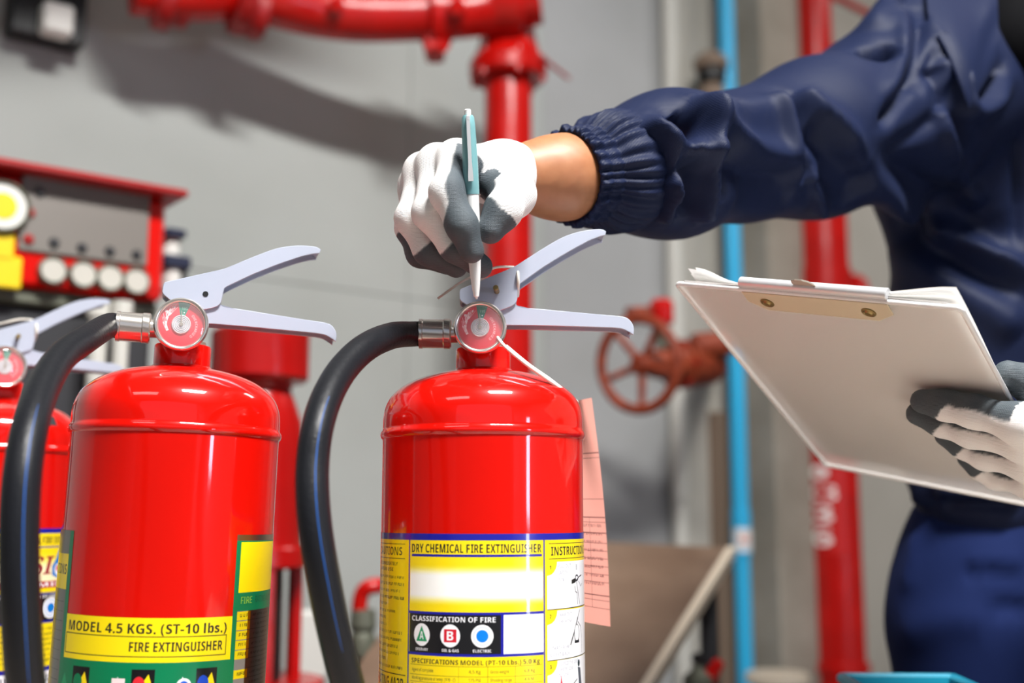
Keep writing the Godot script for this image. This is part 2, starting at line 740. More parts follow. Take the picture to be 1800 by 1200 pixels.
func label_classes(cv: Canvas, x: float) -> void:           # the three fire class discs
	var b := Color8(20, 20, 24)
	cv.text("ORDINARY", x - 48.5, 76.3, 1.9, WHI, x - 38.2)
	cv.text("OIL & GAS", x - 27.8, 76.3, 1.9, WHI, x - 15.8)
	cv.text("ELECTRIC", x - 6.2, 76.3, 1.9, WHI, x + 6.2)
	cv.oval(x - 43.5, 67.6, 6.6, 7.5, WHI)
	cv.poly([x - 43.5, 61.8, x - 39.0, 72.0, x - 48.0, 72.0], Color8(24, 150, 96))
	cv.text("A", x - 45.2, 65.4, 5.4, WHI, x - 41.8)
	cv.oval(x - 21.9, 67.6, 7.0, 7.5, WHI)
	cv.rect(x - 26.3, 63.4, x - 17.5, 71.8, Color8(205, 24, 44))
	cv.text("B", x - 24.2, 64.6, 6.0, WHI, x - 19.6)
	cv.oval(x, 67.6, 7.5, 7.5, WHI)
	cv.oval(x, 67.6, 6.2, 6.2, Color8(196, 206, 226))
	cv.oval(x, 67.6, 5.3, 5.3, WHI)
	cv.oval(x, 67.6, 4.1, 4.1, Color8(0, 122, 220))
	if b.a < 0.0:
		cv.rect(0, 0, 1, 1, b)


func label_tex() -> ImageTexture:                           # arc millimetres across, millimetres down
	var cv := Canvas.new(-131, 0, 131, 172, 6.5, YEL)
	cv.rect(-131, 0, 131, 4.4, BLU)
	for x in [-56.0, 44.2, -131.0]:
		cv.rect(x, 0, x + 1.3, 172, BLU)
	# middle column
	cv.text("DRY CHEMICAL FIRE EXTINGUISHER", -53, 7.0, 5.8, INK, 42.5)
	cv.rect(-53, 13.9, 43, 15.6, BLU)
	for i in 240:
		var y := 20.0 + i * 0.12
		var w := smoothstep(20.0, 28.5, y) * (1.0 - smoothstep(40.5, 48.8, y))
		cv.rect(-54.2, y, 43.8, y + 0.3, YEL.lerp(Color8(252, 252, 248), w))
	cv.rect(-55, 52.2, 44, 53.8, BLU)
	cv.rect(-54.2, 53.8, 12.6, 79.4, Color8(20, 20, 24))
	cv.text("CLASSIFICATION OF FIRE", -52, 55.2, 3.4, WHI, 9)
	label_classes(cv, 0.0)
	cv.rect(12.6, 53.8, 14.4, 79.4, BLU)
	cv.rect(14.4, 53.8, 44, 79.4, WHI)
	cv.rect(-55, 79.4, 44, 81.2, BLU)
	cv.text("SPECIFICATIONS MODEL (PT-10 Lbs.) 5.0 Kg", -52, 83.4, 3.1, INK, 41)
	for y in [87.4, 93.8, 98.4]:
		cv.rect(-53, y, 43, y + 0.3, Color8(96, 84, 20))
	for x in [-16.0, 3.6, 22.4]:
		cv.rect(x, 87.4, x + 0.3, 98.4, Color8(96, 84, 20))
	cv.text("Agent of complete", -51.5, 89.8, 2.1, INK, -34, false)
	cv.text("4.5 Kg", -9, 89.8, 2.1, INK, -1, false)
	cv.text("Gross weight", 5.5, 89.8, 2.1, INK, 18, false)
	cv.text("6.8 Kg", 29, 89.8, 2.1, INK, 37, false)
	cv.text("Working pressure at temp. (170 - C)", -51.5, 95.2, 2.1, INK, -18, false)
	cv.text("175 PSI", -9, 95.2, 2.1, INK, -1, false)
	cv.text("Shooting range", 5.5, 95.2, 2.1, INK, 20, false)
	cv.text("4-6 M.", 29, 95.2, 2.1, INK, 37, false)
	cv.text("DISCHARGING TIME | APPROX. 20 SEC.", -52, 99.8, 4.6, INK, 42, false)
	for i in 8:
		cv.scribble(-52, 111 + i * 7, 36 - (i % 3) * 9, 2.6, INK, 50 + i)
	# left column
	cv.rect(-122, 7.2, -60, 7.7, INK)
	cv.text("CAUTIONS", -103, 9.6, 5.6, INK, -63)
	cv.rect(-122, 17.2, -60, 17.7, INK)
	cv.text("USED IMMEDIATELY", -106, 20.0, 2.3, INK, -68)
	cv.text("AFTER USE", -100, 24.0, 2.3, INK, -74)
	for i in 14:
		var n: float = [0, 0, 4, 0, 22, 10, 24, 20, 0, 2, 6, 4, 24, 0, 22, 8][i]
		cv.scribble(-112, 29.5 + i * 4.7, -61 - n, 1.9, INK, 80 + i)
	cv.rect(-122, 95.6, -58, 96.2, INK)
	cv.text("FIRE RATING 4A2B", -118, 98.2, 7.4, INK, -60)
	cv.rect(-122, 108, -58, 108.6, INK)
	# right column
	cv.rect(49, 6.8, 108, 7.3, INK)
	cv.text("INSTRUCTIONS", 51, 9.2, 6.0, INK, 103)
	cv.rect(49, 17.2, 108, 17.7, INK)
	for i in 4:
		var y: float = [19.6, 52.6, 86.2, 120.0][i]
		var e: float = [51.4, 85.4, 119.0, 168.0][i]
		cv.rect(47.4, y, 108, e, WHI)
		cv.oval(47.4, y, 9.5, 9.2, YEL, 90, 180)
		cv.rect(47.4, e, 108, e + 0.6, INK)
		cv.text(str(i + 1), 49.6, y + 2.4, 2.6, INK, 51.2)
	var g := Color8(110, 112, 128)
	cv.text("PULL OUT", 58, 21.4, 2.4, g, 73, false)
	cv.text("SAFETY", 58, 26.0, 2.4, g, 69, false)
	cv.text("PIN", 58, 30.6, 2.4, g, 64, false)
	cv.poly([74, 32.6, 80, 31.6, 80, 34.8, 74, 35.4], INK)
	cv.line([82, 22, 82, 26], 0.9, INK)
	cv.oval(82.5, 31.6, 3.0, 2.4, INK)
	cv.oval(82.5, 31.6, 1.9, 1.4, WHI)
	cv.line([80, 34, 87, 31, 93, 30], 0.8, INK)
	cv.line([82, 34, 85, 42, 88, 50], 0.7, INK)
	cv.line([79, 37, 80, 41, 83, 42, 84, 50], 0.6, INK)
	cv.line([86, 34, 91, 38, 94, 36], 0.6, g)
	cv.text("DRAW OUT", 58, 54.6, 2.4, g, 74, false)
	cv.text("THE HOSE", 58, 59.2, 2.4, g, 74, false)
	cv.line([72, 77, 78, 68, 84, 59], 1.3, INK)
	cv.line([84, 59, 88, 54], 0.6, INK)
	cv.oval(82, 70, 4.6, 6.4, INK)
	cv.oval(82, 69.6, 3.9, 5.6, WHI)
	cv.rect(78.2, 74.6, 86, 76.4, INK)
	cv.line([84, 62, 90, 66, 92, 74, 92, 84], 0.6, INK)
	cv.text("START FROM", 50, 76.6, 2.4, g, 70, false)
	cv.text("6 FEET BACK", 50, 81.0, 2.4, g, 71, false)
	cv.text("SQUEEZE THE LEVER", 58, 87.6, 2.2, g, 84, false)
	cv.text("SWEEP SIDE", 58, 91.6, 2.2, g, 75, false)
	cv.text("TO SIDE", 58, 95.4, 2.2, g, 69, false)
	for f in [[55, 114, 4, 14], [60, 114, 4, 18], [65, 114, 4, 12]]:
		cv.poly([f[0] - f[2], f[1], f[0] - f[2] * 0.6, f[1] - f[3] * 0.55, f[0] - 0.6, f[1] - f[3] * 0.4, f[0] + 0.4, f[1] - f[3], f[0] + f[2] * 0.7, f[1] - f[3] * 0.5, f[0] + f[2], f[1]], Color8(214, 20, 44))
	cv.line([68, 107, 82, 101], 0.7, INK)
	cv.oval(85, 90.6, 2.0, 2.4, INK)
	cv.poly([83, 93, 88, 94, 91, 106, 90, 118, 84, 118, 85, 104], Color8(90, 92, 100))
	return cv.tex()


func label_tex_green(metal: bool) -> ImageTexture:          # the label with green borders; second picture: where it is foil
	var foil := Color8(128, 123, 118)
	var no := Color.BLACK
	var cv := Canvas.new(-131, 0, 131, 178, 5.0, Color.WHITE if metal else foil)
	if metal:
		cv.rect(-75, 0, 49, 178, no)
		cv.rect(49, 4.2, 52.5, 178, no)
		cv.rect(49, 4.2, 112, 52.5, no)
		cv.rect(52.5, 52.5, 64, 106, no)
		cv.rect(106, 4.2, 112, 178, no)
		cv.rect(-80, 0, -75, 178, no)
		cv.rect(-116, 16, -80, 40, no)
		return cv.tex()
	cv.rect(-75, 0, 49, 178, GRN)
	cv.rect(-75, 55.6, 49, 84.6, YEL)
	cv.text("MODEL 4.5 KGS. (ST-10 lbs.)", -71.5, 59.6, 6.4, INK, 44.5)
	cv.frame(-74, 67.6, 45, 81.2, 0.6, INK)
	cv.text("FIRE EXTINGUISHER", -21, 71.4, 6.2, INK, 42)
	for i in 3:
		var x: float = [-63.0, -18.0, 24.0][i]
		cv.rect(x, 89, x + 15, 106, Color8(16, 16, 18))
		cv.poly([x + 7, 106, x + 8.5, 96, x + 11, 92, x + 13.4, 99, x + 14, 106], YEL)
		cv.oval(x + 5, 99, 4, 5.4, [GRN, Color8(214, 40, 50), Color8(20, 70, 190)][i])
		cv.poly([x - 13, 104, x - 9, 94, x - 5, 104], [Color8(24, 150, 96), WHI, WHI][i])
		if i == 1:
			cv.rect(x - 13, 95, x - 4, 104, Color8(238, 214, 214))
		if i == 2:
			cv.oval(x - 8, 100, 5, 5, WHI)
			cv.oval(x - 8, 100, 3.2, 3.2, Color8(20, 90, 210))
	# right panel
	cv.rect(49, 0, 112, 4.2, Color8(214, 204, 186))
	cv.rect(49, 4.2, 52.5, 178, GRN)
	cv.rect(49, 4.2, 112, 178, GRN)
	cv.rect(53, 5.0, 108, 40.0, YEL)
	cv.text("FIRE", 56, 43.0, 4.6, Color8(150, 190, 60), 68, false)
	cv.text("RATING 4A:20B", 72, 43.0, 4.6, Color8(20, 60, 40), 104, false)
	cv.rect(53, 52.5, 106, 178, foil)
	for i in 9:
		if i not in [5, 7]:
			cv.rect(53, 53.0 + i * 6.6, 67, 59.0 + i * 6.6, Color8(226, 200, 20))
			cv.scribble(56, 54.6 + i * 6.6, 64, 2.2, INK, 300 + i)
		cv.rect(67, 58.8 + i * 6.6, 106, 59.2 + i * 6.6, Color8(90, 84, 80))
		cv.scribble(70, 55 + i * 6.6, 104, 1.6, Color8(80, 70, 66), 330 + i)
	# left panel
	cv.rect(-80, 0, -75, 178, GRN)
	cv.rect(-116, 16, -80, 40, YEL)
	cv.text("CAUTIONS", -115, 23, 7.0, INK, -81.5)
	for i in 20:
		cv.rect(-116, 48 + i * 6.5, -82, 48.5 + i * 6.5, Color8(96, 92, 90))
	return cv.tex()


func label_tex_drop() -> ImageTexture:                      # the label with the blue drop mark
	var cv := Canvas.new(-131, 0, 131, 172, 4.5, YEL)
	cv.rect(-131, 0, 131, 4.4, BLU)
	cv.text("DRY CHEMICAL FIRE EXTINGUISHER", -53, 7.6, 6.0, INK, 42.5)
	cv.rect(-55, 16.0, 46, 17.4, BLU)
	for i in 100:
		var y := 20.0 + i * 0.3
		cv.rect(-54, y, 44, y + 0.4, YEL.lerp(Color8(250, 236, 190), smoothstep(20.0, 36.0, y)))
	cv.text("SI", -24, 25, 16, Color8(150, 40, 50), 0, true, 0.0, true, true)
	cv.poly([10, 18, 14, 28, 18.5, 34, 18, 42, 10, 45, 2, 42, 1.5, 34, 6, 28], Color8(0, 112, 200))
	cv.oval(10, 37, 5.0, 5.4, WHI)
	cv.oval(10, 36, 3.4, 2.8, Color8(210, 30, 40))
	cv.text("A", 20, 25, 16, Color8(150, 40, 50), 0, true, 0.0, true, true)
	cv.rect(-54, 47, 44, 53, Color8(170, 36, 40))
	cv.text("CHEMICAL", -44, 48.2, 3.6, WHI, 34)
	cv.rect(-55, 57, 46, 84, BLU)
	cv.rect(-54, 58.5, 14, 82, Color8(20, 20, 24))
	cv.text("CLASSIFICATION OF FIRE", -52, 59, 2.8, WHI, 11)
	cv.oval(3, 71, 10, 9.4, WHI)
	cv.oval(3, 71, 8.2, 7.7, Color8(176, 196, 224))
	cv.oval(3, 71, 6.6, 6.2, WHI)
	cv.oval(3, 71, 4.6, 4.4, Color8(0, 120, 210))
	cv.oval(-22, 71, 9, 9, WHI)
	cv.rect(-27, 66, -17, 76, Color8(205, 24, 44))
	cv.rect(17, 59, 44, 82, WHI)
	cv.oval(34, 70, 9, 9, Color8(232, 190, 190))
	for i in 7:
		cv.scribble(-52, 88 + i * 4.6, 40 - (i % 3) * 8, 2.0, INK, 130 + i)
	cv.rect(-55, 122, 46, 126, BLU)
	cv.rect(-55, 126, 46, 138, WHI)
	cv.scribble(-50, 129, 40, 6, Color8(90, 96, 110), 77)
	cv.rect(-131, 138, 131, 144, BLU)
	cv.rect(-131, 144, 131, 172, Color8(200, 20, 24))
	for x in [-56.0, 45.0]:
		cv.rect(x, 0, x + 1.3, 138, BLU)
	for i in 22:
		cv.scribble(50, 10 + i * 5.4, 100 - (i % 4) * 6, 2.0, INK, 160 + i)
		cv.scribble(-110, 10 + i * 5.4, -60 - (i % 4) * 6, 2.0, INK, 190 + i)
	return cv.tex()


func dial_tex() -> ImageTexture:
	var cv := Canvas.new(-1, -1, 1, 1, 180, Color8(214, 52, 66))
	cv.oval(0, 0, 1.4, 1.4, Color8(28, 122, 96), -10, 20)
	var w := Color8(244, 214, 214)
	var words := {"RECHARGE": [-118.0, -52.0], "OVERCHARGED": [48.0, 138.0]}
	for s in words:
		for i in s.length():
			var a := deg_to_rad(lerpf(words[s][0], words[s][1], float(i) / (s.length() - 1)))
			cv.text(s[i], sin(a) * 0.62 - 0.05 * cos(a), -cos(a) * 0.62 - 0.12, 0.12, w, 0, false, a)
	cv.text("195", -0.01, -0.82, 0.13, Color8(170, 220, 200), 0.24, false)
	cv.oval(0.1, -0.56, 0.03, 0.03, WHI)
	cv.text("PSI", 0.0, -0.48, 0.08, Color8(170, 220, 200), 0.16, false)
	return cv.tex()


# ------------------------------------------------------------------ lamps and room
func ceiling_lamp(at: Vector3, size: Vector2, turn: float, energy: float, label: String) -> void:
	var t := thing("ceiling_light", label, "ceiling light", Transform3D(Basis(Vector3.UP, turn), at), "ceiling light panels")
	var st := mb()
	box(st, Vector3(size.x + 0.05, 0.03, 0.03), Transform3D(Basis(), Vector3(0, 0, size.y / 2 + 0.01)))
	box(st, Vector3(size.x + 0.05, 0.03, 0.03), Transform3D(Basis(), Vector3(0, 0, -size.y / 2 - 0.01)))
	box(st, Vector3(0.03, 0.03, size.y), Transform3D(Basis(), Vector3(size.x / 2 + 0.01, 0, 0)))
	box(st, Vector3(0.03, 0.03, size.y), Transform3D(Basis(), Vector3(-size.x / 2 - 0.01, 0, 0)))
	box(st, Vector3(size.x + 0.04, 0.02, size.y + 0.04), Transform3D(Basis(), Vector3(0, 0.03, 0)))
	rod(st, Vector3(0, 0.04, 0), Vector3(0, 0.15, 0), 0.02)
	obj("frame", done(st), M.white, t)
	var g := mat(Color.WHITE, 0.5)
	g.emission_enabled = true
	g.emission = Color(1.0, 0.995, 0.985)
	g.emission_energy_multiplier = 2.5
	obj("diffuser", box_mesh(Vector3(size.x, 0.012, size.y)), g, t)
	var l := AreaLight3D.new()
	l.name = "lamp"
	l.area_size = size
	l.light_color = Color(1.0, 0.995, 0.985)
	l.light_energy = energy
	l.area_range = 12.0
	l.shadow_enabled = true
	l.transform = Transform3D(Basis(Vector3.RIGHT, -PI / 2), Vector3(0, -0.02, 0))
	t.add_child(l)


func wall_lamp(at: Vector3, size: Vector2, label: String) -> void:
	var t := thing("wall_panel_lamp", label, "wall lamp", Transform3D(Basis(), at))
	var st := mb()
	box(st, Vector3(0.04, size.y + 0.06, size.x + 0.06), Transform3D(Basis(), Vector3(0.03, 0, 0)))
	obj("frame", done(st), M.white, t)
	var g := mat(Color.WHITE, 0.5)
	g.emission_enabled = true
	g.emission = Color(0.86, 0.88, 1.0)
	g.emission_energy_multiplier = 22.0
	obj("diffuser", box_mesh(Vector3(0.02, size.y, size.x)), g, t)
	var l := AreaLight3D.new()
	l.name = "lamp"
	l.area_size = size
	l.light_color = Color(0.90, 0.92, 1.0)
	l.light_energy = 0.3
	l.area_range = 10.0
	l.shadow_enabled = true
	l.transform = Transform3D(Basis(Vector3.UP, PI / 2), Vector3(-0.03, 0, 0))
	t.add_child(l)


func build_room() -> void:
	var place := func(x: float, y: float, z: float) -> Transform3D: return Transform3D(Basis(), Vector3(x, y, z))
	struct("floor", box_mesh(Vector3(9.6, 0.2, 9.0)), M.floor, place.call(0.3, -0.1, -1.6))
	struct("ceiling", box_mesh(Vector3(9.6, 0.2, 9.0)), M.white_wall, place.call(0.3, 3.3, -1.6))
	var wb := struct("wall_back", box_mesh(Vector3(9.4, 3.2, 0.2)), M.wall, wall_t * place.call(-0.2, 1.6, -0.115))
	# the wall is cast in big panels: narrow joints between them
	var jx := [-4.9, -2.55, -0.28, L(957, 300, 0.0).x, L(1166, 300, 0.0).x, 4.5]
	var jy := [0.0, 1.42, 3.2]
	for a in jx.size() - 1:
		for b in jy.size() - 1:
			var p := obj("wall_panel", box_mesh(Vector3(jx[a + 1] - jx[a] - 0.0016, jy[b + 1] - jy[b] - 0.0016, 0.015), 0.0008), [M.wall, M.wall, M.wall, M.wall_grey, M.wall_beige][a], wb)
			p.position = Vector3((jx[a] + jx[a + 1]) / 2 + 0.2, (jy[b] + jy[b + 1]) / 2 - 1.6, 0.1075)
	struct("wall_left", box_mesh(Vector3(0.2, 3.2, 3.6)), M.floor, place.call(-3.0, 1.6, 0.9))
	struct("wall_right", box_mesh(Vector3(0.2, 3.2, 8.0)), M.white_wall, place.call(3.3, 1.6, -1.4))
	# the front wall behind the camera has a wide doorway
	struct("wall_front", box_mesh(Vector3(1.0, 3.2, 0.2)), M.white_wall, place.call(-2.4, 1.6, 2.5))
	struct("wall_front_pier", box_mesh(Vector3(0.9, 3.2, 0.2)), M.white_wall, place.call(2.75, 1.6, 2.5))
	struct("wall_front_lintel", box_mesh(Vector3(4.2, 0.4, 0.2)), M.white_wall, place.call(0.2, 3.0, 2.5))
	# concrete column and a brown corner post beside it
	var c := L(1356, 600, 0.08)
	struct("wall_column", box_mesh(Vector3(0.185, 3.2, 0.16), 0.006), M.concrete, wall_t * place.call(c.x, 1.6, 0.08), "rough beige concrete column between the blue pipe and the red riser")
	var q := L(1266, 800, 0.02)
	struct("trim_1", box_mesh(Vector3(0.045, 2.05, 0.04)), M.post, wall_t * place.call(q.x, 0.2, 0.02), "brown corner strip left of the blue pipe")


const BENCH := 0.7278

func build_bench() -> void:
	var t := thing("workbench", "long wooden workbench carrying the fire extinguishers and the blue crate", "workbench", Transform3D(Basis(), Vector3(-0.17, 0, -0.80)))
	var st := mb()
	box(st, Vector3(1.62, 0.04, 0.78), Transform3D(Basis(), Vector3(0, BENCH - 0.02, 0)), 0.004)
	obj("bench_top", done(st), M.bench, t)
	for z in [0.33, -0.33]:
		st = mb()
		box(st, Vector3(1.5, 0.08, 0.03), Transform3D(Basis(), Vector3(0, BENCH - 0.08, z)))
		obj("apron", done(st), M.dark, t)
	for x in [-0.74, 0.74]:
		for z in [-0.33, 0.33]:
			st = mb()
			box(st, Vector3(0.05, BENCH - 0.04, 0.05), Transform3D(Basis(), Vector3(x, (BENCH - 0.04) / 2, z)))
			obj("leg", done(st), M.dark, t)


# ------------------------------------------------------------------ fire extinguishers
func channel(st: SurfaceTool, top: PackedVector2Array, bot: PackedVector2Array, w: float, th: float, t := Transform3D()) -> void:
	var poly := top.duplicate()
	var rev := bot.duplicate()
	rev.reverse()
	poly.append_array(rev)
	slab(st, poly, w / 2 - th, w / 2, t, 0.0004)
	slab(st, poly, -w / 2, -w / 2 + th, t, 0.0004)
	var strip := top.duplicate()
	var low := PackedVector2Array()
	for i in top.size():
		var e := (top[mini(i + 1, top.size() - 1)] - top[maxi(i - 1, 0)]).normalized()
		low.append(top[i] + Vector2(e.y, -e.x) * th)
	low.reverse()
	strip.append_array(low)
	slab(st, strip, -w / 2 + th, w / 2 - th, t)


func smooth2(pts: PackedVector2Array, per := 6) -> PackedVector2Array:
	var out := PackedVector2Array()
	var n := pts.size()
	for i in n - 1:
		for k in per:
			out.append(pts[i].cubic_interpolate(pts[i + 1], pts[maxi(i - 1, 0)], pts[mini(i + 2, n - 1)], float(k) / per))
	out.append(pts[n - 1])
	return out


const RING := 0.30                 # height of the shoulder seam above the base

# root frame: y up from the base, +z the gauge side, +x the way the levers point
func extinguisher(label: String, at: Transform3D, lever_up: float, kind: int) -> Node3D:
	var t := thing("fire_extinguisher", label, "fire extinguisher", at, "fire extinguishers on the workbench")
	# cylinder with its shoulder seam
	var st := mb()
	var pr := [Vector2(0, 0.004), Vector2(0.060, 0.004), Vector2(0.066, 0.0), Vector2(0.0715, 0.003), Vector2(0.0745, 0.009), Vector2(0.075, 0.016), Vector2(0.075, RING - 0.006), Vector2(0.0752, RING - 0.0045), Vector2(0.0762, RING - 0.0035), Vector2(0.0768, RING - 0.0015), Vector2(0.0766, RING + 0.0005), Vector2(0.0756, RING + 0.002), Vector2(0.0751, RING + 0.0032)]
	var dome := smooth2(v2([75.1, 4, 74.9, 12, 73.6, 19, 70.2, 26.5, 64.5, 32.6, 56.5, 38.0, 46, 42.4, 35, 45.4, 27, 46.8, 23.6, 47.6, 21.4, 49.2], 0.001), 4)
	for p in dome:
		pr.append(p + Vector2(0, RING))
	var body := obj("cylinder", done_lathe(pr, 96), M.red, t)
	st = mb()
	lathe(st, [Vector2(0.0208, RING + 0.046), Vector2(0.0208, RING + 0.052), Vector2(0.0208, RING + 0.0635), Vector2(0.0202, RING + 0.0648), Vector2(0.016, RING + 0.0648)], 48)
	obj("neck", done(st), M.red, body)
	# valve: turned body, hinge block, boss for the gauge, side outlet
	st = mb()
	var vy := RING + 0.0766
	lathe(st, [Vector2(0.0, RING + 0.063), Vector2(0.0165, RING + 0.063), Vector2(0.0165, RING + 0.068), Vector2(0.0138, RING + 0.0695), Vector2(0.0132, RING + 0.090), Vector2(0.0122, RING + 0.092), Vector2(0.0, RING + 0.092)], 40)
	slab(st, v2([-13, 84, 15, 84, 20, 96, 15, 108, -9, 108, -13, 100], 0.001), -0.0075, 0.0075, Transform3D(Basis(), Vector3(0, RING, 0)), 0.001)
	rod(st, Vector3(-0.0025, vy, 0.008), Vector3(-0.0025, vy, 0.025), 0.0085, -1, 32)
	obj("valve", done(st), M.nickel, t)
	# fixed carrying handle and squeeze lever: folded channels
	st = mb()
	var o := Transform3D(Basis(), Vector3(0, RING, 0))
	channel(st, smooth2(v2([6, 88, 14, 97, 19.5, 100, 24, 98, 28.5, 95.6, 45, 94.2, 64, 92.4, 89.5, 90.2, 104, 89.0, 110, 86.9, 113.4, 82, 113.9, 77.6], 0.001), 4), smooth2(v2([6, 81, 16, 81.8, 30, 81.8, 50, 81.4, 64, 81, 85, 80.6, 100, 80.0, 106, 79, 110.4, 77, 113.4, 74.6], 0.001), 4), 0.022, 0.0018, o)
	obj("carry_handle", done(st), M.steel, t)
	st = mb()
	var piv := Vector2(0.0, 0.100)
	var turn := Transform2D(lever_up, Vector2.ZERO)
	var top := PackedVector2Array()
	var bot := PackedVector2Array()
	for p in smooth2(v2([-18.0, 101.8, -18.0, 106.6, -17.4, 108.8, -15.8, 110.0, -6, 113.8, 9, 119.8, 21.9, 124.9, 28.2, 128.2, 44, 138.0, 60, 147.0, 72, 151.2, 82, 153.0, 91, 153.4, 95, 151.6], 0.001), 3):
		top.append(piv + turn * (p - piv))
	for p in smooth2(v2([-17.2, 100.4, -14, 98.0, -4, 91.6, 1, 89.5, 13, 92.4, 21.2, 95.4, 24.4, 98.0, 25.5, 101.5, 26.2, 109.4, 27.6, 112.0, 33, 115.8, 46, 124.6, 60, 133.0, 72, 139.6, 82, 144.6, 90, 147.6, 94.4, 148.6], 0.001), 3):
		bot.append(piv + turn * (p - piv))
	channel(st, top, bot, 0.0265, 0.0018, o)
	var lever := obj("squeeze_lever", done(st), M.steel, t)
	# the pull pin through the lever
	st = mb()
	var hole: Vector2 = piv + turn * (Vector2(0.0132, 0.1046) - piv)
	if kind == 1:
		rod(st, Vector3(hole.x, RING + hole.y, 0.0128), Vector3(hole.x, RING + hole.y, 0.01365), 0.0021, -1, 20)
		obj("pin_hole", done(st), M.black, lever, "round dark pin hole")
	else:
		rod(st, Vector3(hole.x, RING + hole.y, -0.02), Vector3(hole.x - 0.004, RING + hole.y + 0.003, 0.0245), 0.0021, -1, 16, 0.0005)
		obj("safety_pin", done(st), M.brass, t)
		var loop := []
		var e := (turn * Vector2(0.001, 0)).normalized() * 1.0
		var q := piv + turn * (Vector2(0.0235, 0.1225) - piv)
		for k in 13:
			var a := TAU * k / 12.0
			loop.append(Vector3(q.x, RING + q.y, 0) + Vector3(e.x * cos(a) * 0.003 + 0.0065 * (1 - cos(a)) * 0.5, -0.010 * (1.0 - cos(a)) + 0.0035, 0.0155 * sin(a)))
		var wire := obj("seal_wire", tube(spline(loop, 4), [0.0012], 8), M.thread, t)
		var tail := [Vector3(q.x, RING + q.y + 0.0040, 0.008), Vector3(q.x - 0.012, RING + q.y + 0.0025, 0.0145), Vector3(q.x - 0.024, RING + q.y - 0.0015, 0.0145), Vector3(q.x - 0.040, RING + q.y - 0.0065, 0.001), Vector3(q.x - 0.058, RING + q.y - 0.018, -0.006)]
		obj("wire_tail", tube(spline(tail, 5), [0.0010], 8), M.thread, wire)
	# gauge
	var gz := Vector3(-0.0025, vy, 0.024)
	var gt := Transform3D(Basis(Vector3.RIGHT, PI / 2), gz)
	st = mb()
	lathe(st, [Vector2(0, 0), Vector2(0.0155, 0), Vector2(0.0178, 0.0012), Vector2(0.0192, 0.004), Vector2(0.0197, 0.007), Vector2(0.0194, 0.0092), Vector2(0.0184, 0.0103), Vector2(0.0172, 0.0102), Vector2(0.0163, 0.0092), Vector2(0.0160, 0.0072), Vector2(0.0, 0.0072)], 64, gt, 0.9)
	var gauge := obj("pressure_gauge", done(st), M.chrome, t)
	var dm := mat(Color.WHITE, 0.42)
	dm.albedo_texture = M.dial
	st = mb()
	sg += 1
	st.set_smooth_group(sg)
	for k in 64:
		var a := TAU * k / 64
		var b := TAU * (k + 1) / 64
		for v in [[0.0, 0.0], [a, 1.0], [b, 1.0]]:
			st.set_uv(Vector2(0.5 + 0.5 * sin(v[0]) * v[1], 0.5 - 0.5 * cos(v[0]) * v[1]))
			st.add_vertex(gz + Vector3(sin(v[0]) * 0.0159 * v[1], cos(v[0]) * 0.0159 * v[1], 0.0074))
	obj("dial", done(st), dm, gauge, "red dial with a green sector")
	st = mb()
	var coil := [Vector2(0.0069, 0.0074), Vector2(0.0069, 0.0080)]
	for k in 5:
		coil.append_array([Vector2(0.0064 - k * 0.0012, 0.0086), Vector2(0.0058 - k * 0.0012, 0.0078)])
	coil.append(Vector2(0.0, 0.0084))
	lathe(st, coil, 40, gt, 0.2)
	obj("spring_disc", done(st), M.polish, gauge, "ringed metal disc in the middle of the dial")
	st = mb()
	slab(st, v2([-0.5, 0, 0.5, 0, 0.35, 9.2, -0.1, 10.6], 0.001), 0.0086, 0.0089, Transform3D(Basis(Vector3.FORWARD, -0.03), gz))
	rod(st, gz + Vector3(0, 0, 0.0085), gz + Vector3(0, 0, 0.0094), 0.0013, -1, 16)
	obj("needle", done(st), M.nickel, gauge)
	st = mb()
	lathe(st, [Vector2(0.0163, 0.0094), Vector2(0.014, 0.0103), Vector2(0.009, 0.0111), Vector2(0.004, 0.0115), Vector2(0, 0.0116)], 48, gt)
	obj("lens", done(st), M.lens, gauge)
	return t


func done_lathe(pr: Array, segs: int) -> ArrayMesh:
	var st := mb()
	lathe(st, pr, segs)
	return done(st)


